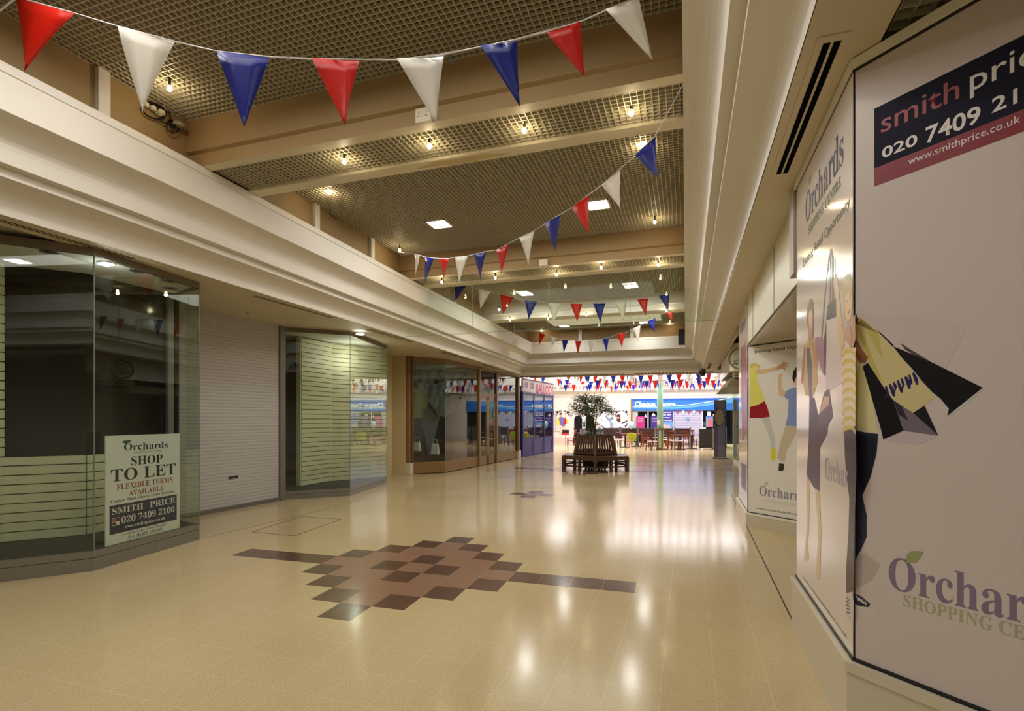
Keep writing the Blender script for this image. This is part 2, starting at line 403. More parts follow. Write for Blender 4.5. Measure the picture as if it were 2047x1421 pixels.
# beams (tan moulded near face, white underside)
def beam(y0, y1, facem, y1b=None):
    mb = MB(); xl, xr = X0L(y0)-.22, X0R(y0)+.15
    P = [(y0, 5.12), (y0, 4.575), (y0-.008, 4.57), (y0-.008, 4.55), (y0+.035, 4.53), (y0+.04, 4.392), (y1, 4.392), (y1, 5.12)]
    n = len(P); vs = [(xl, y, z) for y, z in P]+[(xr, y, z) for y, z in P]
    for i in range(n-1):
        mb.add([vs[i], vs[i+1], vs[n+i+1], vs[n+i]], [(0, 3, 2, 1)], 0 if i < 5 else 1)
    return mb.build('trim_5', [facem, BEAM])
struct(beam(4.53, 4.69, TAN), 'beam with tan moulded face, nearest')
struct(beam(9.5, 9.66, TAN), 'beam with tan moulded face behind the second bunting')
struct(beam(14.33, 14.86, CREAM), 'moulded beam behind the third bunting, face paled for brighter light')  # face made cream: the brighter light on it is put into its colour
sm = mat('water_stain', (196, 176, 130), .6, noise=.25, scale=7)
mb = MB(); vs = []
for i in range(21):
    a_ = 2*PI*i/21; vs.append((-2.35+.52*math.cos(a_)*(1+.12*math.sin(3*a_)), 5.35+.06*math.sin(a_)*(1+.2*math.sin(5*a_)), 4.3915))
stain_pts = vs
for a, b in ((5.26, 5.43), (10.2, 10.42)):
    mb = MB().box(X0L(a)-.22, X0R(a)+.15, a, b, 4.392, 5.12); ob = struct(mb.build('trim_6', BEAM), 'flat white cross beam')
    if a < 6: MB().add(stain_pts, [tuple(range(20, -1, -1))]).build('water_stain', sm, ob)
# tan upper walls and their white posts
mb = MB()
for sgn in (-1, 1):
    ys = [-9.5, 0, 4, 10.4, 19.2]
    for i in range(len(ys)-1):
        a, b = ys[i], ys[i+1]
        xa, xb = (X0L(a)-.2, X0L(b)-.2) if sgn < 0 else (X0R(a)+.14, X0R(b)+.14)
        q = [(xa, a, 4.2), (xb, b, 4.2), (xb, b, 5.12), (xa, a, 5.12)]
        mb.add(q, [(0, 1, 2, 3) if sgn < 0 else (3, 2, 1, 0)])
        xa2, xb2 = (X0L(a), X0L(b)) if sgn < 0 else (X0R(a), X0R(b))
        mb.add([(xa2, a, 4.39), (xb2, b, 4.39), (xb, b, 4.385), (xa, a, 4.385)], [(0, 1, 2, 3)])
mb.add([(X0L(19)-.2, 19.14, 4.2), (X0R(19)+.14, 19.14, 4.2), (X0R(19)+.14, 19.14, 5.12), (X0L(19)-.2, 19.14, 5.12)], [(0, 1, 2, 3)])
mb.add([(-5.4, -9.5, 4.2), (.2, -9.5, 4.2), (.2, -9.5, 5.12), (-5.4, -9.5, 5.12)], [(3, 2, 1, 0)])
struct(mb.build('wall_upper', TAN), 'tan upper wall between cornice and grille')
mb = MB()
for y in (-7.5, -4.2, -1, 1.3, 3.55, 6.75, 8.35, 12.2, 15.4, 17.3):
    x = X0L(y)-.2; mb.box(x, x+.05, y, y+.11, 4.36, ZG)
for px in (1160, 1263):
    q = aty(px, 680, 19.1); mb.box(q.x-.06, q.x+.06, 19.08, 19.14, 4.36, 4.8)
struct(mb.build('trim_7', CREAM), 'white posts on the tan upper wall')
# square fluorescent fittings
posn = {0: 'left of the nearest pair', 1: 'right of the nearest pair, beside a white pennant', 2: 'left of the middle pair', 3: 'right of the middle pair', 4: 'left of the farthest pair', 5: 'right of the farthest pair'}
for i, (x, y) in enumerate(SQ):
    if i not in posn: continue
    z = 4.83 if i < 2 else (4.82 if i < 4 else 4.77)
    t = empty('ceiling_light', (x, y, z), 'square lit fitting in the grille ceiling, '+posn[i], 'ceiling light', 'square ceiling lights')
    hs = MB().box(x-.16, x+.16, y-.16, y+.16, z-.005, z+.001).box(x-.18, x+.18, y-.18, y-.16, z-.01, z+.06).box(x-.18, x+.18, y+.16, y+.18, z-.01, z+.06).box(x-.18, x-.16, y-.18, y+.18, z-.01, z+.06).box(x+.16, x+.18, y-.18, y+.18, z-.01, z+.06).build('housing', BEAM, t)
    MB().box(x-.15, x+.15, y-.15, y+.15, z-.009, z-.006).build('diffuser', TUBE, hs)
# ------------------------------------------------------------------ spot bulbs
def bulb_at(p, label, power=2.2, warm=(1, .80, .52)):
    t = empty('spot_bulb', p, label, 'spotlight', 'spot bulbs hanging from the ceiling')
    MB().tube([(p[0], p[1], p[2]+.10), (p[0], p[1], p[2]+.03)], .012, 8).build('lamp_holder', BLACK, t)
    MB().lathe([(.006, .03), (.016, .024), (.024, .0), (.018, -.02), (.004, -.028)], p, 10).build('bulb', BULB, t, smooth=True)
    lamp('bulb_light', 'POINT', (p[0], p[1], p[2]-.05), power, warm, .03)
strip1 = [atz(px, py, 4.36) for px, py in ((688, 323), (858, 292), (1048, 261), (1262, 226))]
for q, w in zip(strip1, ('leftmost', 'second from the left', 'third from the left', 'rightmost')):
    bulb_at(tuple(q), 'glowing spot bulb under the nearest grille strip, %s of four' % w)
strip2 = [atz(px, py, 4.33) for px, py in ((883, 564), (990, 555), (1202, 535))]
for q, w in zip(strip2, ('leftmost, below a red pennant', 'middle', 'rightmost')):
    bulb_at(tuple(q), 'small glowing spot bulb under the second grille strip, %s one' % w)
for (px, py, z, l) in ((339, 177, 4.82, 'in the nearest bay above the tangle of cables'), (657, 384, 4.82, 'at the left near corner of the second bay'),
    (1283, 290, 4.82, 'in the second bay behind a blue pennant at the right'), (1309, 444, 4.74, 'in the second bay near the right cornice, haloed on the grille'),
    (799, 500, 4.70, 'in the far left corner of the second bay')):
    bulb_at(tuple(atz(px, py, z)), 'small glowing spot bulb '+l, 3)
for (px, py, y, l) in ((1112, 549, 10.0, 'glowing with a halo left of the big fittings'), (1316, 529, 10.0, 'near the right cornice'), (998, 619, 12.4, 'beside the left wall of the third bay'),
    (1019, 640, 14.3, 'on the left end of the pale beam'), (1096, 636, 14.3, 'on the pale beam behind a white pennant'), (1172, 630, 14.3, 'in the middle of the pale beam'),
    (1332, 621, 14.3, 'on the right end of the pale beam'), (1083, 661, 18.8, 'above the left end of the farthest bunting'), (1339, 646, 18.8, 'above the right end of the farthest bunting')):
    q = aty(px, py, y); bulb_at(tuple(q), 'small glowing spot bulb '+l, 2.5)
# ------------------------------------------------------------------ BUNTINGS
def bunting(name_label, flags, ya, yb, cat='bunting', ends=None, sag_ext=True, w=.003):
    """flags: (colour, (x,y) top corner, (x,y) top corner, (x,y) tip); string runs in the vertical plane whose Y goes from ya (first flag) to yb (last)"""
    xs0 = sum(f[1][0]+f[2][0] for f in flags[:1])/2; xs1 = sum(f[1][0]+f[2][0] for f in flags[-1:])/2
    P0 = aty(xs0, flags[0][1][1], ya); P1 = aty(xs1, flags[-1][1][1], yb)
    d = Vector((P1.x-P0.x, P1.y-P0.y, 0)); nrm = Vector((d.y, -d.x, 0)).normalized()
    root = empty('bunting', tuple(P0), name_label, cat, 'strings of pennant bunting')
    pts = []
    for c, a, b, t in flags:
        if a[0] > b[0]: a, b = b, a
        A, B, T = (hit(*q, P0, nrm) for q in (a, b, t))
        pts += [A, B]; mb = MB(); n = 6; vs = []; fs = []
        rnd = random.uniform(-1, 1); amp = (B-A).length*.06*rnd
        bow = nrm*random.uniform(-.02, .02)
        for i in range(n+1):
            v = i/n
            for j in range(4):
                u = j/3; L_ = A.lerp(B, u); p = L_.lerp(T, v)
                p = p+nrm*(math.sin(u*PI*1.3+v*3+rnd*2)*amp)*(1-v*.6)+bow*v*v
                vs.append(p)
        for i in range(n):
            for j in range(3): fs.append((i*4+j, i*4+j+1, (i+1)*4+j+1, (i+1)*4+j))
        mb.add(vs, fs)
        o = mb.build('pennant', {'r': REDF, 'w': WHITEF, 'b': BLUF}[c], root, smooth=True)
        sd = o.modifiers.new('s', 'SOLIDIFY'); sd.thickness = .0015
        if c != flags[0][0] or True: o['label'] = {'r': 'red', 'w': 'white', 'b': 'blue'}[c]+' triangular plastic pennant'
    pts.sort(key=lambda p: (p-P0).dot(d) if (P1-P0).dot(d) > 0 else -(p-P0).dot(d))
    if ends: pts = [ends[0]]+pts+[ends[1]] if ends[0] is not None and ends[1] is not None else ([ends[0]]+pts if ends[0] is not None else pts+[ends[1]])
    mb = MB().tube(pts, w, 5); mb.tube([p+Vector((0, 0, .004))+nrm*.006*math.sin(i*2.1) for i, p in enumerate(pts)], w*.6, 4)
    mb.build('cord', CORD, root)
    return root
B1 = [('r', (35, -5), (152, 27), (45, 139)), ('w', (237, 53), (346, 83), (280, 220)), ('b', (433, 102), (539, 114), (487, 253)), ('r', (626, 119), (716, 119), (691, 254)),
      ('w', (796, 120), (885, 110), (873, 250)), ('b', (962, 93), (1033, 79), (1038, 210)), ('r', (1091, 64), (1161, 43), (1169, 157)), ('w', (1211, 21), (1277, -4), (1304, 117))]
bunting('bunting of big red, white and blue pennants crossing nearest the camera', B1, 2.55, 2.55, ends=(Vector((X0L(2.5)-.19, 2.55, 4.45)), Vector((X0R(2.5)+.1, 2.55, 4.2))))
B2 = [('w', (839, 510), (829, 508), (832, 550)), ('b', (867, 516), (850, 514), (849, 566)), ('r', (898, 517), (880, 517), (885, 563)), ('w', (934, 512), (912, 514), (917, 571)),
      ('b', (971, 503), (949, 508), (959, 561)), ('r', (1018, 486), (992, 500), (1004, 546)), ('w', (1068, 461), (1040, 475), (1057, 532)), ('b', (1120, 429), (1090, 447), (1109, 500)),
      ('r', (1177, 389), (1143, 415), (1175, 467)), ('w', (1239, 338), (1204, 370), (1239, 417)), ('b', (1309, 273), (1270, 311), (1314, 355))]
bunting('bunting slanting upwards to the right across the second ceiling bay', B2, 8.4, 4.9, ends=(Vector((-5.3, 8.9, 4.75)), Vector((.0, 4.62, 4.4))))
B3 = [('b', (909, 573), (932.5, 571), (910, 602)), ('w', (956, 577.5), (980.6, 583), (960, 617.5)), ('r', (1000, 589), (1027, 594), (1005.6, 628)), ('b', (1049, 599), (1074, 602), (1056.6, 639)),
      ('w', (1095.6, 605.6), (1120.6, 607), (1107, 646)), ('r', (1140, 607), (1164, 607), (1154, 643)), ('b', (1186, 607), (1210, 606), (1200, 645)), ('w', (1229, 603), (1253, 602), (1246.6, 641.6)),
      ('r', (1274, 599), (1295.6, 595.6), (1291, 630.6)), ('b', (1317, 591.6), (1338, 585.6), (1336, 621))]
bunting('bunting hanging level behind the glass smoke screen, third from the camera', B3, 10.9, 9.2+1.5, ends=(Vector((-5.2, 10.95, 4.4)), Vector((-.1, 10.7, 4.3))))
B4 = [('r', (1078.4, 665.7), (1090, 668.5), (1077, 691.4)), ('w', (1102, 672.7), (1113.6, 676), (1102.6, 694)), ('b', (1124, 679), (1136, 680), (1127, 705.5)), ('r', (1150, 681), (1162, 681.4), (1155, 708)),
      ('w', (1177, 681), (1191, 680), (1181.6, 709)), ('b', (1204, 677), (1217.5, 674.6), (1212.8, 703.6)), ('r', (1234, 668), (1249.6, 665), (1243.7, 696)), ('w', (1263.6, 657.5), (1280, 650), (1277.7, 684)),
      ('b', (1294, 643), (1310, 635), (1308.7, 664.5)), ('r', (1330.5, 624.6), (1345.7, 623), (1344.5, 642))]
bunting('bunting sagging in front of the far end cornice, fourth from the camera', B4, 17.4, 13.4, ends=(Vector((-5.2, 18.3, 4.35)), Vector((-.12, 13.2, 4.35))))
# green ribbon scrap tied to the nearest string
q = [aty(px, py, 2.545) for px, py in ((896, 110), (900, 110), (906, 130), (902, 132))]
o = MB().add([tuple(v) for v in q]+[(v.x, v.y+.002, v.z) for v in q], [(0, 1, 2, 3), (7, 6, 5, 4), (0, 4, 5, 1), (1, 5, 6, 2), (2, 6, 7, 3), (3, 7, 4, 0)]).build('ribbon_scrap', ink((20, 60, 30)))
tag(o, 'tiny dark green ribbon scrap tied to the nearest bunting string', 'ribbon')
# ------------------------------------------------------------------ glass smoke screen
t = empty('smoke_screen', (-2.7, 10.32, 3.36), 'clear glass smoke screen hanging from the white cross beam above the mall', 'glass screen')
def screen_edge(side):
    out = []
    for r, z in PROF[5:]:
        if z < 3.37: break
        out.append(((X0L(10.4)-r+.004) if side < 0 else (X0R(10.4)+r-.004), z))
    return out
zb = 3.37
jx = [aty(px, 660, 10.4).x for px in (945, 1097, 1260)]
L_ = screen_edge(-1); R_ = screen_edge(1)
polys = [[(jx[0]-.004, 4.38), (X0L(10.4)+.004, 4.38)]+L_+[(L_[-1][0], zb), (jx[0]-.004, zb)], [(jx[0]+.004, 4.38), (jx[0]+.004, zb), (jx[1]-.004, zb), (jx[1]-.004, 4.38)],
         [(jx[1]+.004, 4.38), (jx[1]+.004, zb), (jx[2]-.004, zb), (jx[2]-.004, 4.38)], [(jx[2]+.004, 4.38), (jx[2]+.004, zb), (R_[-1][0], zb)]+R_[::-1]+[(X0R(10.4)-.004, 4.38)]]
EDGE = mat('glass_edge_green', (120, 140, 122), .2)
for p in polys:
    MB().add([(x, 10.40, z) for x, z in p], [tuple(range(len(p)))]).build('glass_pane', GLASSC, t)
mb = MB()
for x in jx: mb.box(x-.003, x+.003, 10.395, 10.405, zb, 4.38)
mb.build('joint', EDGE, t)
MB().bar((L_[-1][0], 10.4, zb), (R_[-1][0], 10.4, zb), .006, mi=0).build('lower_edge', EDGE, t)
# ------------------------------------------------------------------ LEFT SHOPFRONTS
def pane(a, b, z0, z1, parent, m=GLASS, name='glass_pane'):
    return MB().wallseg(a, b, z0, z1, .008).build(name, m, parent)
def slatwall(mb, a, b, z0, z1, side=1, pitch=.105, t=.02):
    mb.wallseg(a, b, z0, z1, t*.5, 1, side)
    z = z0
    dx, dy = b[0]-a[0], b[1]-a[1]; L = math.hypot(dx, dy); nx, ny = -dy/L*t*side*.5, dx/L*t*side*.5
    a2 = (a[0]+nx, a[1]+ny); b2 = (b[0]+nx, b[1]+ny)
    while z < z1-.01:
        mb.wallseg(a2, b2, z+.005, min(z+pitch-.008, z1), t, 0, side); z += pitch
def zsof(p): return zq(p[1])
# --- window 1 (angled empty display window with the TO LET board)
W1 = [(-7.20, 2.22), (-6.285, 3.333), (-5.84, 3.889), (-6.052, 5.333), (-6.95, 5.62), (-7.5, 5.8)]
t = empty('window_1', (-6.4, 4.2, 0), 'angled empty display window on grey plinth with shop to let board'); t['kind'] = 'structure'
mb = MB(); mb2 = MB(); mb3 = MB()
for i in range(len(W1)-1):
    a, b = W1[i], W1[i+1]
    mb.wallseg(a, b, 0, .13, .05); mb.wallseg(a, b, .135, .205, .045); 
    mb2.wallseg(a, b, 3.27, 3.352, .05)
mb.build('plinth', STEEL, t); mb2.build('header_rail', mat('bronze_rail', (110, 100, 80), .45, noise=.1, scale=12), t)
for i in (0, 1, 2, 3): 
    a, b = W1[i], W1[i+1]
    if i == 0: pane(a, W1[2], .205, 3.27, t)
    elif i > 1: pane(a, b, .205, 3.27, t)
MB().wallseg((-5.84, 3.889), (-5.842, 3.90), .2, 3.27, .01).build('glass_joint', EDGE, t)
MB().tube([(-6.052, 5.333, .2), (-6.052, 5.333, 3.27)], .005, 6).build('glass_joint', EDGE, t)
MB().box(-6.98, -6.93, 5.56, 5.62, .2, 3.3).build('mullion', STEEL, t)
MB().prism([(-6.31, 3.36), (-5.88, 3.90), (-6.09, 5.30), (-6.95, 5.58), (-8.4, 5.58), (-8.4, 2.4), (-7.1, 2.4)], .15, .205).build('display_floor', CARPET, t)
MB().prism([(-6.33, 3.37), (-5.88, 3.92), (-6.09, 5.30), (-6.95, 5.58), (-8.4, 5.58), (-8.4, 2.4), (-7.1, 2.4)], 3.29, 3.31).build('display_ceiling', CREAM, t)
mb = MB(); slatwall(mb, (-7.217, 3.846), (-6.93, 4.18), .21, 1.145, -1); slatwall(mb, (-6.93, 4.18), (-6.75, 4.404), .21, 1.145, -1); slatwall(mb, (-6.75, 4.404), (-6.75, 5.5), .21, 1.145, -1)
mb.build('slatwall', [SLAT, GAP], t)
mb = MB(); slatwall(mb, (-6.95, 2.9), (-7.215, 3.84), .21, 3.29, -1); mb.build('slatwall', [SLAT, GAP], t)
DGL = mat('dark_glass', (8, 9, 11), .05, spec=.45)
MB().wallseg((-7.217, 3.846), (-6.75, 4.404), 1.15, 3.29, .02).wallseg((-6.75, 4.404), (-6.75, 5.5), 1.15, 3.29, .02).build('dark_inner_glass', DGL, t)
MB().box(-6.79, -6.70, 5.42, 5.50, .2, 3.29).build('inner_post', STEEL, t)
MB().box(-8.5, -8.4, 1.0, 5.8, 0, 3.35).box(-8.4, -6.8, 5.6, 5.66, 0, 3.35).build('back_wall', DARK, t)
rg = [(100, 503), (277, 541), (338, 561), (340, 576)]
for px, py in rg:
    q = atz(px, py, 3.285); MB().lathe([(.085, 0), (.085, -.012), (.065, -.014), (.06, .0)], (q.x, q.y, 3.289), 20).build('downlight', CHROME, t, smooth=True)
q = atz(213, 526, 3.285); MB().lathe([(.085, 0), (.085, -.012), (.01, -.013)], (q.x, q.y, 3.289), 20).build('downlight', CHROME, t)
MB().box(q.x-.07, q.x+.07, q.y-.05, q.y+.05, 3.268, 3.273).build('lit_lamp', mat('dim_lamp', (250, 252, 250), .3, emit=5), t)
lamp('display_light', 'POINT', (q.x, q.y, 3.1), 3, (.95, 1, .95), .05)
# TO LET board standing inside pane B
a, b = Vector((*W1[2], 0)), Vector((*W1[3], 0)); u = (b-a).normalized(); nrm = Vector((u.y, -u.x, 0))
if nrm.dot(CAM-a) < 0: nrm = -nrm
F = Face(a-nrm*.035, u, nrm)
t = empty('notice_board', tuple(F.pt(.2, .2)), 'white shop to let notice board standing inside the angled display window', 'sign')
c4 = [F.uv(213, 869), F.uv(361, 868), F.uv(357, 1058), F.uv(209, 1090)]
ul = (c4[0][0]+c4[3][0])/2; ur = (c4[1][0]+c4[2][0])/2; zt = (c4[0][1]+c4[1][1])/2; zb_ = .21
BW = mat('board_white', (232, 230, 224), .4)
PB = None
P = [F.pt(ul, zb_, -.01), F.pt(ur, zb_, -.01), F.pt(ur, zb_, 0), F.pt(ul, zb_, 0), F.pt(ul, zt, -.01), F.pt(ur, zt, -.01), F.pt(ur, zt, 0), F.pt(ul, zt, 0)]
PB = MB().hexa(P).build('panel', BW, t)
Wd, Ht = ur-ul, zt-zb_
def bt(body, x0, x1, y0, y1, m, fat=0, sf=True):     # fractions of the board, y measured from the top
    letters(serif(body) if sf else body, F.pt(ul+x0*Wd, zt-y1*Ht), F.u, (x1-x0)*Wd, (y1-y0)*Ht, m, PB, F.n, .003, fat)
K = ink((30, 32, 34)); RD = ink((150, 40, 36)); NV = ink((36, 32, 70)); GN = ink((40, 90, 60)); GY = ink((140, 140, 128)); WT = ink((232, 230, 226))
bt('Orchards', .22, .82, .075, .145, ink((60, 60, 74))); bt('SHOPPING CENTRE', .34, .74, .157, .178, GY, -.01)
mb = MB(); F.poly(mb, [(243, 884), (247, 881), (257, 880), (264, 879), (259, 884), (252, 887)], .003); mb.build('leaf_mark', GN, PB)
bt('SHOP', .31, .74, .205, .29, K); bt('TO LET', .06, .94, .31, .425, K)
bt('FLEXIBLE TERMS', .13, .89, .45, .505, RD); bt('AVAILABLE', .28, .76, .525, .575, RD)
bt('Contact  Mark Cherry / John Mortimer', .06, .93, .59, .625, K)
mb = MB(); q = [F.pt(ul+.045*Wd, zt-.905*Ht, .0003), F.pt(ul+.955*Wd, zt-.905*Ht, .0003), F.pt(ul+.955*Wd, zt-.64*Ht, .0003), F.pt(ul+.045*Wd, zt-.64*Ht, .0003)]; mb.add(q, [(0, 1, 2, 3)]); mb.build('navy_panel', NV, PB)
bt('SMITH', .075, .47, .665, .725, WT); bt('PRICE', .56, .93, .665, .725, WT)
bt('020 7409 2100', .19, .92, .757, .82, WT); bt('www.smithprice.co.uk', .23, .78, .845, .882, WT)
for i, (cx_, cy_, cm) in enumerate(((.08, .765, ink((190, 60, 40))), (.125, .765, NV), (.08, .795, NV), (.125, .795, WT))):
    mb = MB(); q = [F.pt(ul+cx_*Wd, zt-(cy_+.027)*Ht, .00045), F.pt(ul+(cx_+.04)*Wd, zt-(cy_+.027)*Ht, .00045), F.pt(ul+(cx_+.04)*Wd, zt-cy_*Ht, .00045), F.pt(ul+cx_*Wd, zt-cy_*Ht, .00045)]
    mb.add(q, [(0, 1, 2, 3)]); mb.build('logo_square', cm, PB)
mb = MB()
for q0 in ((.076, .122), ): 
    for (x0, x1, y0, y1) in ((.074, .17, .758, .762), (.074, .17, .825, .829), (.074, .078, .758, .829), (.166, .17, .758, .829), (.12, .124, .758, .829), (.074, .17, .792, .796)):
        mb.add([F.pt(ul+x0*Wd, zt-y1*Ht, .0006), F.pt(ul+x1*Wd, zt-y1*Ht, .0006), F.pt(ul+x1*Wd, zt-y0*Ht, .0006), F.pt(ul+x0*Wd, zt-y0*Ht, .0006)], [(0, 1, 2, 3)])
mb.build('logo_outline', WT, PB)
bt('or Debra Carry - Centre Manager', .2, .8, .915, .942, K); bt('Tel:  01322 289383', .27, .73, .95, .985, K)
# --- shutter
t = empty('roller_shutter', (-7.48, 7.0, 0), 'closed grey metal roller shutter between the two empty display windows', 'shutter')
a, b = (-7.60, 5.62), (-7.437, 8.29); mb = MB()
dx, dy = b[0]-a[0], b[1]-a[1]; L = math.hypot(dx, dy); nx, ny = dy/L, -dx/L
z = .06; k = 0; vs = []; zs = []
while z < 3.34:
    for dz, o in ((0, 0), (.004, .005), (.028, .007), (.050, .005), (.054, 0)): zs.append((z+dz, o))
    z += .057
for z_, o in zs: vs += [(a[0]+nx*o, a[1]+ny*o, z_), (b[0]+nx*o, b[1]+ny*o, z_)]
mb.add(vs, [(2*i, 2*i+1, 2*i+3, 2*i+2) for i in range(len(zs)-1)]); mb.build('curtain', SHUT, t)
MB().wallseg(a, b, .0, .07, -.03).build('bottom_bar', mat('shutter_bar', (120, 116, 112), .4, metal=.4), t)
f2 = Face((a[0]+nx*.014, a[1]+ny*.014, 0), (dx, dy, 0), (nx, ny, 0))
mb = MB(); f2.poly(mb, [(457, 953), (476, 950), (476, 955), (457, 958)], .004); mb.build('lock_slot', BLACK, t)
mb = MB(); f2.poly(mb, [(460, 954.5), (463, 954), (463, 955.5), (460, 956)], .005); f2.poly(mb, [(466, 953.5), (469, 953), (469, 954.5), (466, 955)], .005); mb.build('lock_catch', CHROME, t)
struct(MB().wallseg((-7.40, 8.30), (-7.40, 8.44), 0, 3.352, .08).build('trim_8', STEEL), 'grey post at the right side of the shutter')
# --- window 2
W2 = [(-7.429, 8.44), (-6.534, 9.287), (-6.937, 11.355), (-7.5, 11.7)]
t = empty('window_2', (-6.8, 9.9, 0), 'angled empty display window lined with cream slatwall beyond the roller shutter'); t['kind'] = 'structure'
mb = MB(); mb2 = MB()
for i in range(3):
    a, b = W2[i], W2[i+1]; mb.wallseg(a, b, 0, .09, .05); mb.wallseg(a, b, .095, .16, .045); mb2.wallseg(a, b, 3.27, 3.352, .05); pane(a, b, .16, 3.27, t)
mb.build('plinth', STEEL, t); mb2.build('header_rail', MATS['bronze_rail'], t)
MB().tube([(*W2[1], .16), (*W2[1], 3.27)], .005, 6).build('glass_joint', EDGE, t)
MB().tube([(*W2[2], .16), (*W2[2], 3.27)], .005, 6).build('glass_joint', EDGE, t)
MB().box(-7.53, -7.47, 11.62, 11.7, .1, 3.3).build('mullion', STEEL, t)
fl = [(-7.40, 8.5), (-6.58, 9.30), (-6.97, 11.33), (-7.5, 11.66), (-9.3, 11.66), (-9.3, 8.5)]
MB().prism(fl, .11, .16).build('display_floor', CARPET, t); MB().prism(fl, 3.29, 3.31).build('display_ceiling', CREAM, t)
mb = MB(); slatwall(mb, (-7.68, 9.19), (-7.66, 10.15), .17, 3.28, -1, .1); mb.box(-7.76, -7.665, 9.16, 9.2, .17, 3.28)
slatwall(mb, (-7.68, 10.12), (-7.09, 11.29), .16, 3.28, -1, .1)
slatwall(mb, (-7.09, 11.29), (-7.05, 11.45), .16, 3.28, -1, .1)
mb.build('slatwall', [SLAT, GAP], t)
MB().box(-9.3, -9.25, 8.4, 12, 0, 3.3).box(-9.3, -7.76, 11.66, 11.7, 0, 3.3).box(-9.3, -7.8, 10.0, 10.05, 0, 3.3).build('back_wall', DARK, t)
for px, py in ((683, 692), (720, 668)):
    q = atz(px, py, 3.285); MB().lathe([(.085, 0), (.085, -.012), (.01, -.013)], (q.x, q.y, 3.289), 20).build('downlight', mat('dim_lamp', (250, 252, 250), .3, emit=5), t)
lamp('display_light', 'POINT', (-7.1, 10.3, 2.9), 10, (.98, 1, .86), .08)
# sprinkler heads and a ceiling hatch on the soffit over the shutter
for px, py, l in ((495, 622, 'over the shutter'), (665, 669, 'inside the second display window')):
    q = atz(px, py, 3.34); t = MB().tube([(q.x, q.y, 3.35), (q.x, q.y, 3.31)], .006, 6).tube([(q.x-.03, q.y, 3.308), (q.x+.03, q.y, 3.308)], .006, 6).build('sprinkler_head', CHROME)
    tag(t, 'tiny metal sprinkler head in the soffit '+l, 'sprinkler')
# --- pilaster
struct(MB().box(-8.6, -7.48, 13.19, 13.44, 0, 3.352).box(-8.6, -7.47, 13.16, 13.19, 0, .12).build('wall_left', mat('pilaster_stone', (208, 192, 150), .6, noise=.06, scale=3)), 'plain cream pilaster between display window and oak shopfront')
struct(MB().box(-9.3, -7.9, 11.72, 13.19, 0, 3.352).build('wall_left', MATS['pilaster_stone']))
# --- oak framed shop
W3 = [(-7.40, 13.30), (-6.677, 14.069), (-6.533, 16.319), (-6.457, 17.798), (-6.36, 20.0)]
t = empty('window_3', (-6.6, 15.5, 0), 'oak framed glazed shopfront with double doors and sky reflections'); t['kind'] = 'structure'
mb = MB()
for i in (0, 1, 3): mb.wallseg(W3[i], W3[i+1], 0.02, .30, .06); mb.wallseg(W3[i], W3[i+1], .30, .335, .09)
mb.build('sill', WOOD, t)
mb = MB()
for i in range(4): mb.wallseg(W3[i], W3[i+1], 3.17, 3.262 if i > 1 else 3.33, .08)
mb.build('head', WOOD, t)
WD = mat('dark_oak', (112, 74, 38), .45, noise=.15, scale=9)
def post(p, w, z0, z1, m, name='post', d=None):
    d = d or w; return MB().box(p[0]-w/2, p[0]+w/2, p[1]-d/2, p[1]+d/2, z0, z1).build(name, m, t, bevel=.006)
post((-7.44, 13.26), .12, .33, 3.33, WOOD); post((-7.37, 13.36), .09, .33, 3.33, WD); 
post(W3[2], .10, .0, 3.2, WOOD, d=.10); post(W3[3], .10, .0, 3.2, WOOD, d=.12); post(W3[4], .12, .3, 3.2, WD, d=.2)
ST = mat('stone_block', (214, 206, 184), .5, noise=.05)
MB().box(-7.48, -7.33, 13.2, 13.4, 0, .33).build('stone_block', ST, t, bevel=.01); MB().box(-6.44, -6.28, 19.95, 20.2, 0, .32).build('stone_block', ST, t, bevel=.01)
for i in (0, 1, 3): pane(W3[i], W3[i+1], .335, 3.17, t)
MB().tube([(*W3[1], .33), (*W3[1], 3.2)], .006, 6).build('glass_joint', EDGE, t)
# doors
a, b = Vector(W3[2]), Vector(W3[3]); d_ = (b-a)
def lp(f): q = a+d_*f; return (q.x, q.y)
MB().wallseg(lp(0), lp(1), 2.32, 2.44, .09).build('transom', WOOD, t)
MB().wallseg(lp(.03), lp(.97), 2.44, 3.17, .02).build('fanlight_panel', DGL, t)
for k, (f0, f1) in enumerate(((.05, .49), (.51, .95))):
    leaf = MB(); leaf.wallseg(lp(f0), lp(f0+.07), .02, 2.32, .05); leaf.wallseg(lp(f1-.07), lp(f1), .02, 2.32, .05); leaf.wallseg(lp(f0), lp(f1), 2.2, 2.32, .05); leaf.wallseg(lp(f0), lp(f1), .02, .32, .05)
    dr = leaf.build('door', WOOD, t); pane(lp(f0+.07), lp(f1-.07), .32, 2.2, dr)
    MB().bar((lp(.47 if k == 0 else .53)[0]+.06, lp(.47 if k == 0 else .53)[1], .95), (lp(.47 if k == 0 else .53)[0]+.06, lp(.47 if k == 0 else .53)[1], 1.25), .02).build('door_handle', CHROME, dr)
F3 = Face((*W3[2], 0), (d_.x, d_.y, 0), (d_.y, -d_.x, 0))
F3.text('Country Fashions', (960, 742.5), (988, 737), ink((196, 184, 150)), t, .02)
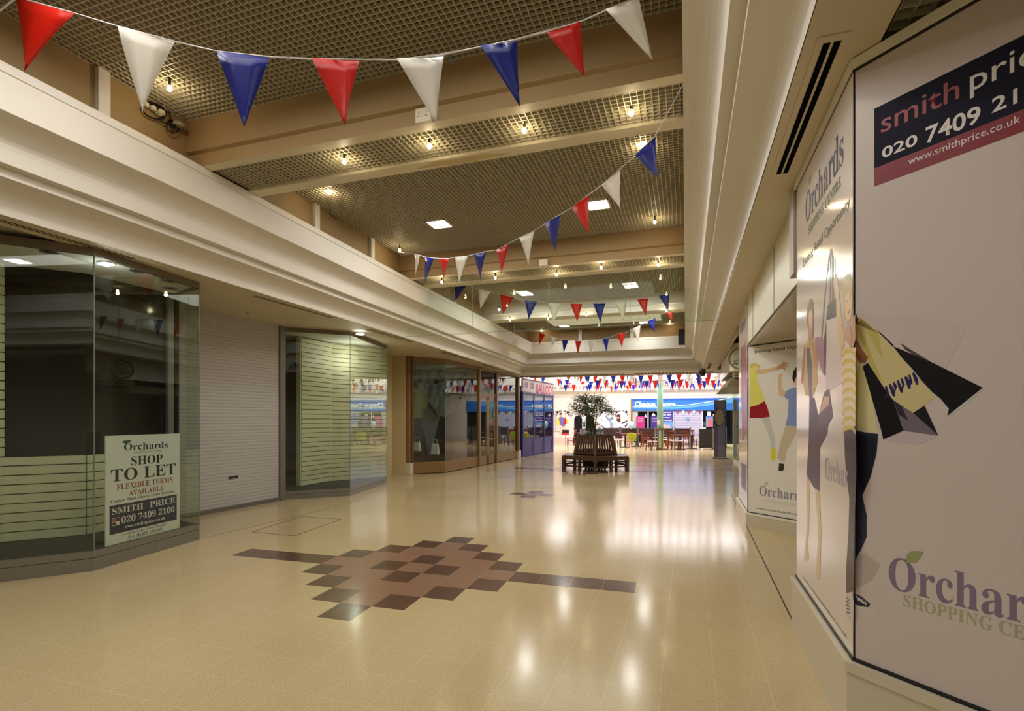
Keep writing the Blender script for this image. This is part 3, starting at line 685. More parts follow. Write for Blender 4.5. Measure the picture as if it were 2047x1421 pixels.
# inside of the oak shop
t = empty('window_display', (-7.6, 15, .1), 'dim shop interior behind the oak framed glazing with silver drapes and dark backdrop', 'shop display')
MB().prism([(-7.38, 13.5), (-6.75, 14.15), (-6.62, 16.3), (-6.55, 17.8), (-6.45, 19.9), (-11, 19.9), (-11, 13.5)], .0, .08).build('display_floor', CARPET, t)
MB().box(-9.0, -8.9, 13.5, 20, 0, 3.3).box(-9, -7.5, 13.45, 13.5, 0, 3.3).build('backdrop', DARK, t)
DR = mat('silver_drape', (92, 98, 98), .35, metal=.4, noise=.5, scale=14, bump=.6)
def swag(cx, y, w, h, z):
    mb = MB(); n, k = 14, 8; vs = []
    for i in range(k+1):
        for j in range(n+1):
            u = j/n-.5; vs.append((cx+u*w*.75, y+u*w*.9, z-(1-4*u*u)*h*(.25+.75*i/k)-.02*i-.0*u+.03*math.sin(i*2.2+u*5)))
    mb.add([(v[0]+.04*math.sin(ii*1.7), v[1], v[2]) for ii, v in enumerate(vs)], [(i*(n+1)+j, i*(n+1)+j+1, (i+1)*(n+1)+j+1, (i+1)*(n+1)+j) for i in range(k) for j in range(n)])
    return mb.build('drape', DR, t, smooth=True)
for i in range(3): swag(-7.35+.2*i, 14.1+.25*i, .9, .55, 3.15-.4*i)
swag(-6.95, 14.9, .9, .5, 3.1)
KT = mat('pale_fabric', (96, 96, 104), .6, noise=.4, scale=6)
mb = MB()
base = Vector((-7.45, 14.55, .35)); 
for k in range(7):
    a_ = (-.5+k/6)*1.0; mb.add([base+Vector((0, 0, 0)), base+Vector((a_*.45, .25*a_, 1.5+.12*math.cos(a_*3))), base+Vector((a_*.45+.09, .25*a_+.08, 1.45))], [(0, 1, 2)])
mb.build('fabric_fan', KT, t)
def bag(px, py, w, h, y, label, m=WHITEF):
    q = aty(px, py, y); o = MB(); x = q.x; z = q.z
    o.hexa([(x-w/2, y-.05, z), (x+w/2, y-.05, z), (x+w/2, y+.05, z), (x-w/2, y+.05, z), (x-w*.36, y-.03, z+h), (x+w*.36, y-.03, z+h), (x+w*.36, y+.03, z+h), (x-w*.36, y+.03, z+h)])
    o.tube([(x-.08, y, z+h), (x-.05, y, z+h+.12), (x+.05, y, z+h+.12), (x+.08, y, z+h)], .008, 5)
    ob = o.build('shopping_bag', m); tag(ob, label, 'bag', 'bags in the oak shop window'); return ob
bag(870, 908, .26, .32, 14.3, 'white paper shopping bag hanging upright in the oak shop window')
bag(834, 901, .22, .26, 13.9, 'white paper bag at the left edge of the oak shop window')
def slab3(x0, x1, y0, y1, z0, z1, name, m): return MB().box(x0, x1, y0, y1, z0, z1).build(name, m, t)
MB().box(-8.5, -7.1, 15.6, 18.5, .08, .8).build('counter', MAHOG, t)
MB().box(-8.88, -8.86, 16.2, 17.2, 1.6, 2.6).build('green_panel', mat('lime_panel', (150, 170, 70), .5), t)
# --- balloon shop
W4 = [(-6.33, 20.55), (-6.02, 24.4)]
t = empty('window_4', (-6.2, 22, 0), 'blue framed balloon shop front with pink and white name board'); t['kind'] = 'structure'
a, b = Vector(W4[0]), Vector(W4[1]); d_ = b-a
def lq(f): q = a+d_*f; return (q.x, q.y)
MB().wallseg(lq(0), lq(1), 0, .76, .08).build('stall_riser', BLUEF, t)
mb = MB()
for f0, f1 in ((.03, .30), (.36, .64), (.70, .96)):
    for z0, z1 in ((.10, .12), (.62, .64)): mb.wallseg(lq(f0), lq(f1), z0, z1, -.015)
    mb.wallseg(lq(f0), lq(f0+.01), .1, .64, -.015); mb.wallseg(lq(f1-.01), lq(f1), .1, .64, -.015)
mb.build('riser_moulding', mat('blue_moulding', (70, 74, 150), .35), t)
for f in (0, .33, .67, .985): MB().wallseg(lq(f), lq(f+.03), .76, 2.6, .1).wallseg(lq(f), lq(f+.03), 0, 2.6, -.012).build('mullion', BLUEF, t)
MB().wallseg(lq(0), lq(1), 2.52, 2.66, .1).wallseg(lq(-.01), lq(1.02), 2.60, 2.66, -.04).build('transom', mat('grey_blue', (76, 84, 116), .4), t)
for f0, f1 in ((.03, .33), (.36, .67), (.70, .985)): pane(lq(f0), lq(f1), .76, 2.52, t)
MB().wallseg(lq(0), lq(1), 2.66, 3.17, .06).build('name_board', mat('name_board_pink', (236, 222, 226), .4), t)
MB().wallseg(lq(-.01), lq(1.02), 3.16, 3.20, -.05).build('cornice_strip', BLUEF, t)
F4 = Face((*W4[0], 0), (d_.x, d_.y, 0), (d_.y, -d_.x, 0))
u0, z0 = F4.uv(1071.5, 786.5); u1 = F4.uv(1103, 790)[0]; z1 = F4.uv(1071.5, 763)[1]
letters('BALLOO', F4.pt(u0, z0), F4.u, u1-u0, max(.36, min(.44, z1-z0)), ink((196, 44, 66)), t, F4.n, .012, .03)
for k, (u_, c_) in enumerate(((.45, (80, 90, 170)), (.95, (220, 120, 60)), (1.15, (60, 120, 190)), (.12, (210, 130, 190)))):
    mb = MB(); q = F4.pt(u_, 2.95, .01)
    mb.add([q+F4.u*(.13*math.cos(i*PI/8))+Vector((0, 0, .14*math.sin(i*PI/8))) for i in range(16)], [tuple(range(16))]); mb.build('balloon_motif', ink(c_), t)
MB().wallseg(lq(1), (-8.6, 24.6), 0, 3.15, .08).build('return_wall', BLUEF, t)
MB().box(-9.5, -9.4, 20.2, 24.5, 0, 3.2).box(-9.5, -6.5, 20.2, 20.25, 0, 3.2).build('back_wall', mat('shop_back', (88, 92, 110), .6), t)
random.seed(3)
for k in range(26):
    f = random.uniform(.05, .95); q = lq(f); x, y, z = q[0]-random.uniform(.3, .9), q[1], random.uniform(.85, 1.9)
    c_ = random.choice([(200, 60, 60), (220, 200, 190), (60, 80, 170), (190, 120, 60), (150, 150, 160), (90, 60, 120)])
    r = random.uniform(.06, .12)
    ob = MB().lathe([(r*math.sin(PI*i/7), r*-1.15*math.cos(PI*i/7)) for i in range(1, 7)], (x, y, z), 8).build('party_balloon', ink(c_), t, smooth=True)
lamp('shop_light', 'POINT', (-7.6, 22.3, 2.7), 40, (1, .95, .9), .1)
# wall above and behind the left shops
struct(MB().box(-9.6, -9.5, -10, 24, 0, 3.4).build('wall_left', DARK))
# ------------------------------------------------------------------ RIGHT SIDE HOARDINGS
def poly_part(F, name, pix, rgb, parent, off=.002, label=None, rough=.3):
    mb = MB(); F.poly(mb, pix, off); o = mb.build(name, ink(rgb, rough), parent)
    if label: o['label'] = label
    return o
def Z(base, sc):           # converts enlarged-crop coordinates back to photograph coordinates
    return lambda *pts: [(base[0]+x/sc, base[1]+y/sc) for x, y in pts]
LEAFG = (152, 158, 112); PURP = (128, 114, 138)
# --- near hoarding
A = (.78, 3.03); dB = (.703, -.711)
Bp = (A[0]+dB[0]*2.6, A[1]+dB[1]*2.6)
t = empty('hoarding', (1.2, 3.2, 0), 'big pale printed hoarding box filling the right foreground', 'hoarding')
body = [(A[0], 4.47), A, Bp, (3.4, 2.0), (3.4, 4.47)]
MB().prism([(x, y) for x, y in body], .40, 3.29).build('panel', HOARD, t)
G1 = MB().box(.775, .785, 3.035, 4.465, .40, 3.29).build('side_panel', HOARDG, t); G1['label'] = 'glossy side panel printed with two women shoppers'
mb = MB()
def off_in(o): return [(A[0]-o, 4.50), (A[0]-o, A[1]-o*.42), (Bp[0]-o*.7, Bp[1]-o*.7), (3.4, 1.6), (3.4, 4.5)]
mb.prism(off_in(.035), 0, .33); mb.prism(off_in(.045), .335, .385); mb.build('plinth', PLINTH, t)
MB().prism(off_in(.012), .385, .398).build('lower_seal', BLACK, t)
MB().prism(off_in(.02), 3.30, 3.345).build('head_rail', PANEL, t); MB().prism(off_in(.006), 3.288, 3.30).build('upper_seal', BLACK, t)
MB().box(A[0]-.003, A[0]+.003, A[1]-.005, A[1]+.001, .4, 3.29).build('corner_seam', BLACK, t)
MB().box(.76, .84, 4.50, 4.68, 2.68, 3.33).build('end_frame', mat('shaded_frame', (176, 164, 156), .4), t)  # white post; its pinkish shadow tone is put into the colour
FB = Face((A[0], A[1], 0), (*dB, 0), (dB[1], -dB[0], 0)); 
if FB.n.dot(CAM-FB.P) < 0: FB.n = -FB.n
FS = Face((.7746, 4.47, 0), (0, -1, 0), (-1, 0, 0))
# agent's sign
c0 = FB.uv(1748, 217.5); c1 = FB.uv(2047, 70); c2 = FB.uv(1749, 371); c3 = FB.uv(2047, 264); c4 = FB.uv(1747.6, 336); c5 = FB.uv(2047, 219)
zt = (c0[1]+c1[1])/2; zb_ = (c2[1]+c3[1])/2; zm = (c4[1]+c5[1])/2; ue = c0[0]+1.18
def rect(F, u0, u1, z0, z1, off, m, name, parent):
    return MB().add([F.pt(u0, z0, off), F.pt(u1, z0, off), F.pt(u1, z1, off), F.pt(u0, z1, off)], [(0, 1, 2, 3)]).build(name, m, parent)
rect(FB, c0[0], ue, zm, zt, .0008, mat('sign_navy', (20, 18, 40), .6, spec=.15), 'sign_panel', t); rect(FB, c0[0], ue, zb_, zm, .0008, ink((128, 18, 32)), 'sign_strip', t)
RW = ink((146, 26, 34)); WW = ink((222, 216, 214))
def btext(body, pl, pr, ptop, m, off=.006, fat=0, wtot=None, F=FB, par=None):
    """pl/pr: baseline-left and baseline-right pixels of the ink, ptop: a pixel at the cap/ascender top"""
    u0, z0 = F.uv(*pl); u1, z1 = F.uv(*pr); ut, zt_ = F.uv(*ptop); zz = (z0+z1)/2
    return letters(body, F.pt(u0, zz), F.u, (wtot or (u1-u0)), zt_-zz, m, par or t, F.n, off, fat)
btext('smith', (1761.5, 265), (1918, 199), (1909.5, 156.6), RW, fat=.004)
u0, z0 = FB.uv(1939, 198); zbz = FB.uv(1939, 198)[1]
ws = FB.uv(1918, 199)[0]-FB.uv(1761.5, 265)[0]
letters('price', FB.pt(u0, zbz), FB.u, ws*.90, FB.uv(1909.5, 156.6)[1]-zbz, WW, t, FB.n, .006, .004)
btext('020', (1763.4, 314), (1834, 293), (1834, 266), WW, fat=.018); btext('7409', (1851, 286), (1960.5, 247), (1960.5, 208), WW, fat=.018)
w4 = FB.uv(1960.5, 247)[0]-FB.uv(1851, 286)[0]
u0, z0 = FB.uv(1983, 225); letters('2100', FB.pt(u0, (FB.uv(1763.4, 314)[1]+FB.uv(1983, 230)[1])/2), FB.u, w4, (FB.uv(1834, 266)[1]-FB.uv(1834, 293)[1]), WW, t, FB.n, .006, .018)
btext('www.smithprice.co.uk', (1816, 334), (2040, 249), (2033, 231), WW)
# purple logo
q = FB.uv(1776.6, 1150); b0 = FB.uv(1807, 1184)[1]; tO = FB.uv(1807, 1121)[1]; uo1 = FB.uv(1832, 1150)[0]
wO = FB.uv(2040, 1240)[0]-q[0]
letters(serif('Orchards'), FB.pt(q[0], b0), FB.u, wO*1.36, tO-b0+.01, ink(PURP), t, FB.n, .004)
q2 = FB.uv(1806, 1211); letters(serif('SHOPPING CENTRE'), FB.pt(q2[0], q2[1]-.0), FB.u, wO*1.26, .055, ink((166, 170, 136)), t, FB.n, .004)
poly_part(FB, 'leaf_mark', [(1811, 1126), (1813, 1108), (1822, 1101), (1846, 1102), (1842, 1112), (1832, 1124), (1822, 1125)], LEAFG, t, .003)
zb3 = Z((1570, 440), 3.09); zl = Z((1570, 860), 2.532)
poly_part(FB, 'printed_bag', zb3((437, 575), (640, 585), (1060, 628), (1110, 695), (990, 912), (860, 860), (700, 770), (550, 640), (437, 600)), (204, 190, 190), t, .0015)
poly_part(FB, 'printed_bag', zb3((437, 595), (455, 590), (575, 690), (665, 775), (790, 935), (835, 985), (925, 1095), (790, 1190), (665, 1110), (600, 1020), (520, 890), (437, 735)), (208, 196, 144), t, .002, 'yellow shopping bag print')
poly_part(FB, 'printed_bag', zb3((437, 600), (455, 600), (600, 860), (575, 700), (480, 610), (437, 640), (520, 880), (560, 960), (600, 1000)), (194, 178, 100), t, .0022)
for k in range(8):
    x = 615+k*24; y = 1030-k*12
    poly_part(FB, 'printed_stripe', zb3((x, y), (x+12, y-8), (x+28+8*(k % 2), y+45-12*(k % 3)), (x+(40 if k % 2 else 10), y+70), (x+(26 if k % 2 else -2), y+72), (x+12, y+40)), (52, 38, 96), t, .003)
BK = (20, 18, 26)
poly_part(FB, 'printed_bag', zb3((665, 778), (790, 830), (920, 885), (1220, 1035), (1000, 1210), (1010, 1165), (960, 1105), (905, 1060), (850, 1000), (785, 920), (720, 850)), BK, t, .0026, 'black shopping bag print at the right')
poly_part(FB, 'printed_bag', zb3((1000, 1210), (1220, 1035), (1226, 1040), (1120, 1135), (1010, 1208)), (196, 200, 204), t, .003)
poly_part(FB, 'printed_handle', zb3((550, 668), (600, 705), (668, 770), (664, 782), (600, 716)), BK, t, .0026)
poly_part(FB, 'printed_handle', zb3((708, 755), (760, 790), (870, 856), (920, 888), (900, 884), (800, 836), (740, 800)), (84, 76, 80), t, .0024)
poly_part(FB, 'printed_bag', zb3((478, 905), (510, 880), (600, 1020), (665, 1110), (730, 1300), (605, 1355), (590, 1290)), BK, t, .0028, 'black shopping bag print in the middle')
poly_part(FB, 'printed_bag', zb3((630, 1060), (665, 1110), (790, 1190), (945, 1330), (730, 1300)), (118, 108, 120), t, .0027)
poly_part(FB, 'printed_bag', zb3((665, 1110), (720, 1150), (760, 1240), (700, 1200)), (52, 48, 60), t, .0029)
poly_part(FB, 'printed_bag', zb3((790, 1190), (860, 1145), (945, 1330)), (30, 28, 36), t, .0029)
poly_part(FB, 'printed_bag', zb3((605, 1357), (730, 1302), (945, 1332), (830, 1385), (700, 1372)), (196, 182, 188), t, .0025)
poly_part(FB, 'printed_bag', zb3((437, 860), (480, 880), (530, 1080), (575, 1320), (437, 1290)), (216, 208, 158), t, .0021)
poly_part(FB, 'printed_arm', zb3((437, 730), (470, 790), (512, 850), (495, 880), (455, 880), (437, 830)), (150, 96, 66), t, .0031)
poly_part(FB, 'printed_cuff', zb3((437, 575), (452, 612), (446, 640), (437, 640)), (60, 34, 40), t, .0035)
poly_part(FB, 'printed_shirt', zb3((437, 950), (458, 900), (455, 1060), (445, 1260), (437, 1290)), (206, 186, 74), t, .0032)
poly_part(FB, 'printed_jeans', zl((355, 0), (400, 10), (470, 18), (462, 120), (430, 240), (390, 330), (412, 430), (412, 540), (385, 600), (355, 660)), (40, 44, 66), t, .0022, 'blue jeans print')
poly_part(FB, 'printed_jeans', zl((362, 20), (466, 40), (440, 210), (392, 325), (368, 250)), (26, 28, 44), t, .0026)
poly_part(FB, 'printed_shadow', zl((355, 640), (400, 620), (480, 680), (440, 760), (355, 800)), (186, 172, 166), t, .0012)
poly_part(FB, 'printed_shoe', zl((350, 825), (400, 850), (455, 898), (464, 930), (425, 945), (380, 925), (350, 905)), (206, 196, 190), t, .0022)
poly_part(FB, 'printed_shoe', zl((350, 825), (385, 840), (432, 880), (420, 895), (380, 890), (350, 880)), (34, 36, 66), t, .003)
for k in range(4): poly_part(FB, 'printed_lace', zl((358+k*14, 838+k*9), (363+k*14, 838+k*9), (378+k*12, 862+k*7), (371+k*12, 864+k*7)), (220, 216, 214), t, .0034)
# glossy side panel art
zs = Z((1590, 480), 3.553); zt2 = Z((1590, 850), 3.553); zo = Z((1580, 260), 3.944)
def stext(body, pl, pr, ptl, m, F=FS, par=None, off=.004, fat=0):
    u0, z0 = F.uv(*pl); u1, z1 = F.uv(*pr); ut, zz = F.uv(*ptl); zb = (z0+z1)/2
    return letters(body, F.pt(u0, zb), F.u, u1-u0, zz-zb, m, par or G1, F.n, off, fat)
p = zo((120, 738), (418, 272), (125, 500)); stext(serif('Orchards'), p[0], p[1], p[2], ink((48, 40, 58), .6))
p = zo((142, 830), (398, 440), (142, 758)); stext(serif('SHOPPING CENTRE'), p[0], p[1], p[2], ink((96, 116, 60), .6))
p = zo((100, 1095), (468, 640), (103, 1015)); stext('Exciting Retail Opportunity', p[0], p[1], p[2], ink((60, 84, 48), .6))
poly_part(FS, 'leaf_mark', zo((138, 455), (140, 400), (150, 365), (162, 352), (162, 400), (150, 480)), LEAFG, t)
p = zt2((55, 1105), (325, 1415+0), (57, 1060)); stext('www.orchardsdartford.co.uk', (1604, 1158), (1694, 1272), (1604, 1148), ink((74, 96, 62)))
p = zt2((210, 385), (372, 440), (215, 225)); stext(serif('Orchar'), p[0], p[1], p[2], ink((184, 172, 178)))
SK = (224, 186, 150); BR = (140, 96, 66)
P_ = lambda n, pts, rgb, off=.002, lab=None: poly_part(FS, n, pts, rgb, G1, off, lab)
# woman at the left of the side panel
P_('printed_hair', zs((95, 430), (105, 412), (118, 415), (128, 450), (130, 520), (132, 640), (128, 700), (112, 690), (90, 640), (80, 560), (84, 480)), BR, .002, 'brown hair print')
P_('printed_face', zs((96, 520), (104, 500), (118, 502), (124, 540), (118, 600), (108, 636), (98, 610), (92, 560)), SK, .0025)
P_('printed_neck', zs((96, 610), (118, 610), (124, 690), (118, 760), (100, 750), (92, 690)), (196, 150, 116), .0023)
P_('printed_coat', zs((60, 760), (95, 690), (120, 740), (130, 860), (150, 900), (160, 1000), (130, 1100), (110, 1110), (70, 1100), (55, 1000), (50, 860)), (206, 178, 96), .0022)
P_('printed_shirt', zs((80, 760), (104, 760), (120, 900), (122, 1120), (100, 1120), (84, 900)), (96, 78, 116), .0027)
P_('printed_arm', zs((50, 860), (62, 750), (76, 770), (66, 900), (60, 1010), (40, 1020)), (180, 120, 88), .0024)
P_('printed_arm', zs((124, 720), (140, 690), (152, 800), (160, 880), (140, 910), (126, 850)), (196, 146, 112), .0024)
P_('printed_bag', zs((135, 700), (160, 684), (206, 700), (216, 960), (196, 950), (150, 800)), (170, 120, 140), .0021)
P_('printed_bag', zs((204, 690), (220, 580), (222, 700), (216, 962), (206, 960)), (40, 34, 52), .0024)
P_('printed_trousers', zs((100, 1120), (135, 1120), (165, 1260), (150, 1421), (95, 1421)), (52, 40, 56), .0021)
P_('printed_bag', zs((165, 1240), (205, 1080), (240, 1056), (268, 1250), (230, 1320), (175, 1421), (150, 1421)), (96, 70, 90), .0023)
P_('printed_bag', zs((165, 1240), (205, 1110), (244, 1110), (236, 1170)), (214, 178, 130), .0026)
P_('printed_skirt', zt2((105, 0), (232, 0), (228, 60), (175, 160), (172, 470), (130, 440), (80, 352), (95, 100)), (82, 62, 78), .0024)
P_('printed_leg', zt2((80, 360), (104, 400), (98, 700), (88, 860), (98, 940), (88, 962), (60, 960), (66, 880), (84, 700)), (226, 200, 160), .0021)
P_('printed_leg', zt2((142, 450), (172, 468), (184, 760), (178, 1000), (176, 1090), (150, 1100), (150, 1000), (164, 760)), (226, 200, 160), .0021)
# striped woman
P_('printed_hair', zs((340, 330), (355, 250), (385, 240), (404, 290), (408, 420), (400, 560), (372, 600), (350, 560), (338, 440)), (196, 168, 112), .002, 'blond hair print')
P_('printed_face', zs((352, 420), (372, 370), (396, 390), (402, 470), (390, 545), (372, 580), (356, 540)), (232, 196, 158), .0025)
P_('printed_mouth', zs((370, 520), (392, 480), (390, 505), (378, 524)), (176, 84, 80), .003)
P_('printed_eye', zs((384, 410), (394, 385), (396, 392), (388, 414)), (96, 66, 50), .003); P_('printed_eye', zs((360, 440), (372, 424), (373, 430), (363, 446)), (96, 66, 50), .003)
P_('printed_arm', zs((292, 560), (270, 280), (292, 230), (306, 330), (330, 560), (350, 700), (330, 830), (312, 740)), (226, 190, 150), .0023)
P_('printed_arm', zs((400, 560), (424, 530), (428, 700), (412, 760), (402, 700)), (200, 146, 108), .0024)
P_('printed_neck', zs((352, 620), (392, 600), (400, 700), (396, 770), (366, 740), (350, 690)), (206, 160, 126), .0022)
P_('printed_shirt', zs((350, 760), (366, 720), (396, 770), (428, 760), (428, 1320), (390, 1350), (350, 1360), (342, 1200), (340, 1050), (328, 900), (330, 800)), (232, 214, 180), .0023, 'yellow and white striped top print')
for k in range(9):
    y = 775+k*68
    P_('printed_stripe', zs((334, y+30), (356, y), (400, y-4), (428, y+30), (428, y+60), (400, y+24), (358, y+30), (336, y+62)), (216, 190, 82), .0028)
P_('printed_bag', zs((226, 470), (290, 410), (292, 540), (220, 572)), (44, 40, 48), .0025)
P_('printed_bag', zs((222, 572), (292, 545), (312, 700), (330, 860), (340, 1010), (218, 1080), (216, 900)), (220, 204, 200), .0018)
for x in (236, 246, 258, 268, 280): P_('printed_string', zs((x, 100+abs(x-258)), (x+3, 100+abs(x-258)), (x+6, 460), (x+2, 460)), (96, 88, 92), .0026)
P_('printed_handle', zs((236, 120), (250, 60), (262, 60), (268, 140), (256, 100), (240, 150), (215, 380), (190, 700), (182, 700), (206, 380)), (120, 110, 124), .0022)
P_('printed_jeans', zt2((348, 45), (430, 0), (434, 330), (424, 600), (418, 1180), (360, 1190), (362, 1000), (378, 760), (384, 520), (368, 400), (352, 220)), (62, 54, 62), .0024, 'dark jeans print')
P_('printed_belt', zt2((350, 100), (430, 90), (430, 190), (352, 190)), (44, 36, 44), .0028)
P_('printed_shoe', zt2((362, 1205), (400, 1180), (416, 1260), (412, 1400), (380, 1400), (358, 1320)), (206, 194, 190), .0026)
for k in range(5): P_('printed_lace', zt2((364, 1215+k*26), (386, 1240+k*22), (388, 1250+k*22), (364, 1228+k*26)), (70, 72, 96), .003)
# --- white bulkhead between the hoardings
t2 = empty('bulkhead', (1.5, 6.5, 2.66), 'white panelled bulkhead between the two printed hoardings', 'bulkhead')
MB().prism([(.84, 4.60), (3.2, 4.60), (3.2, 6.3), (1.52, 7.92), (.84, 8.50)], 2.66, 3.345).build('casing', PANEL, t2)
ys = [4.6] + [atx(px, 500, .838).y for px in (1547, 1505)]
mb = MB()
for y in ys[1:]: mb.box(.836, .8405, y-.006, y+.006, 2.66, 3.34)
mb.box(.832, .845, 4.6, 8.5, 2.655, 2.667); mb.build('panel_joint', mat('joint_grey', (110, 104, 90), .5), t2)
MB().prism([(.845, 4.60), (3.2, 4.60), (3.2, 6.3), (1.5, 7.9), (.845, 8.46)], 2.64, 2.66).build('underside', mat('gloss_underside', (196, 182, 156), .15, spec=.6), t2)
struct(MB().box(3.2, 3.3, -10, 20, 0, 3.6).build('wall_right', CREAM))
# --- second hoarding
C2 = (.84, 8.52); u2 = Vector((.594, -.525, 0)).normalized(); D2 = (C2[0]+u2.x*2.2, C2[1]+u2.y*2.2)
t = empty('hoarding', (1.3, 9.3, 0), 'further hoarding printed with two jumping children, below white bulkhead', 'hoarding')
MB().prism([C2, D2, (3.1, D2[1]), (3.1, 9.9), (.88, 9.9), (.88, 8.6)], .21, 2.655).build('panel', mat('hoarding_lit', (234, 230, 222), .35, noise=.02, scale=2), t)  # hoarding vinyl made whiter: light on this face is put into the colour
MB().prism([(.84, 8.52), (.875, 8.6), (1.4, 8.62), (1.4, 10.02), (.84, 10.02)], .21, 3.34).build('side_panel', HOARDG, t)
C2b = (C2[0]-.03, C2[1]-.02); 
MB().prism([C2b, (D2[0]-.03, D2[1]-.03), (3.1, D2[1]-.03), (3.1, 10.08), (.80, 10.08)], 0, .165).build('plinth', PLINTH, t)
MB().prism([C2b, (D2[0]-.03, D2[1]-.03), (3.1, D2[1]-.03), (3.1, 10.08), (.80, 10.08)], .168, .20).build('plinth_cap', PANEL, t)
MB().prism([(C2[0]-.006, C2[1]-.006), (D2[0], D2[1]-.01), (3.1, D2[1]), (3.1, 10.0), (.834, 10.02)], .20, .212).prism([(C2[0]-.003, C2[1]-.006), (D2[0], D2[1]-.01), (3.1, D2[1]), (3.1, 9.5), (.85, 9.5)], 2.63, 2.642).build('seal', BLACK, t)
MB().box(.832, .842, 8.515, 8.53, .21, 2.66).build('corner_seam', BLACK, t)
FC = Face((*C2, 0), u2, (u2.y, -u2.x, 0))
if FC.n.dot(CAM-FC.P) < 0: FC.n = -FC.n
zc = Z((1480, 650), 3.466)
Q_ = lambda n, pts, rgb, off=.003, lab=None: poly_part(FC, n, pts, rgb, t, off, lab)
def ctext(body, pl, pr, ptl, m, fat=0, k=1):
    u0, z0 = FC.uv(*pl); u1, z1 = FC.uv(*pr); ut, zz = FC.uv(*ptl); zb = (z0+z1)/2
    letters(body, FC.pt(u0, zb), FC.u, (u1-u0)*k, zz-zb, m, t, FC.n, .006, fat)
DG = ink((52, 80, 46))
p = zc((100, 205), (410, 160), (100, 172)); ctext('Exciting Retail Opportunity', p[0], p[1], p[2], DG, .012, 1.36)
p = zc((132, 1188), (408, 1208), (140, 1112)); ctext(serif('Orchards'), p[0], p[1], p[2], ink((140, 140, 168)), 0, 1.15)
p = zc((162, 1228), (408, 1246), (162, 1206)); ctext(serif('SHOPPING CENTRE'), p[0], p[1], p[2], ink((206, 206, 176)), 0, 1.3)
p = zc((105, 1278), (400, 1312), (105, 1258)); ctext('www.orchardsdartford.co.uk', p[0], p[1], p[2], DG, .005, 1.22)
Q_('leaf_mark', zc((165, 1112), (172, 1090), (198, 1086), (190, 1100), (175, 1112)), (196, 200, 168))
Q_('printed_arm', zc((104, 306), (160, 308), (250, 288), (256, 312), (170, 335), (108, 342)), (224, 190, 150), .003, 'girl arm print')
Q_('printed_hand', zc((246, 292), (280, 270), (300, 250), (310, 254), (300, 268), (328, 256), (334, 264), (308, 278), (334, 284), (330, 292), (306, 292), (318, 312), (308, 312), (290, 298), (256, 312)), (206, 160, 120), .0034)
Q_('printed_shirt', zc((68, 292), (95, 284), (106, 300), (116, 344), (120, 390), (146, 450), (170, 525), (120, 552), (68, 566)), (232, 226, 112), .0032, 'yellow top print')
Q_('printed_hair', zc((68, 270), (90, 262), (130, 272), (140, 290), (125, 306), (112, 290), (90, 290), (68, 300)), (222, 200, 110), .0036)
Q_('printed_skirt', zc((66, 566), (120, 553), (168, 525), (188, 570), (205, 634), (130, 644), (64, 642)), (156, 26, 44), .0034, 'red skirt print')
Q_('printed_leg', zc((146, 642), (200, 634), (216, 700), (238, 770), (242, 852), (218, 856), (206, 800), (180, 720)), (204, 208, 202), .003)
Q_('printed_shoe', zc((214, 856), (242, 852), (244, 905), (240, 936), (224, 942), (212, 920)), (232, 216, 50), .0034)
Q_('printed_arm', zc((262, 345), (284, 330), (294, 345), (284, 372), (290, 440), (318, 462), (316, 488), (296, 498), (270, 488), (260, 440)), (226, 194, 158), .003)
Q_('printed_shirt', zc((304, 490), (318, 456), (372, 428), (420, 440), (450, 470), (450, 706), (312, 696), (330, 620), (334, 512), (322, 516)), (138, 156, 204), .0032, 'blue shirt print')
Q_('printed_face', zc((366, 380), (380, 352), (440, 350), (450, 420), (420, 434), (392, 430), (372, 410)), (230, 196, 160), .0034)
Q_('printed_hair', zc((360, 370), (366, 320), (388, 290), (430, 282), (460, 300), (460, 360), (440, 352), (400, 356), (385, 362), (372, 400)), (30, 24, 26), .0038)
Q_('printed_mouth', zc((394, 402), (412, 404), (410, 412), (398, 412)), (176, 100, 90), .0038)
Q_('printed_eye', zc((384, 378), (396, 376), (396, 380), (384, 382)), (50, 36, 30), .0038)
Q_('printed_trousers', zc((312, 698), (450, 706), (450, 860), (420, 830), (392, 742), (352, 820), (318, 880), (312, 940), (290, 946), (256, 922), (276, 820), (300, 740)), (206, 194, 166), .003)
Q_('printed_shoe', zc((268, 956), (304, 960), (304, 996), (290, 1012), (264, 1006)), (60, 52, 50), .0034)
FS2 = Face((.8395, 10.0, 0), (0, -1, 0), (-1, 0, 0)); 
def s2(n, pts, rgb, off=.003): return poly_part(FS2, n, pts, rgb, t, off)
def s2text(body, pl, pr, ptl, m):
    u0, z0 = FS2.uv(*pl); u1, z1 = FS2.uv(*pr); ut, zz = FS2.uv(*ptl); zb = (z0+z1)/2
    letters(body, FS2.pt(u0, zb), FS2.u, u1-u0, zz-zb, m, t, FS2.n, .006)
s2text(serif('Orchards'), (1480, 668), (1490.5, 655), (1480, 646), ink((110, 110, 130)))
s2('printed_figure', [(1481, 700), (1484, 690), (1487, 700), (1490, 770), (1488, 880), (1484, 880), (1482, 800)], (120, 84, 84))
s2('printed_figure', [(1486, 690), (1490, 680), (1492, 720), (1494, 800), (1492, 880), (1488, 860)], (176, 60, 100), .004)
s2('printed_panel', [(1482, 925), (1492, 930), (1492, 978), (1482, 968)], (70, 64, 100)); s2('printed_panel', [(1482, 968), (1492, 978), (1492, 984), (1482, 973)], (150, 60, 60), .004)
struct(MB().box(.93, 3.2, 10.95, 11.05, 3.3, 3.6).build('trim_9', CREAM))
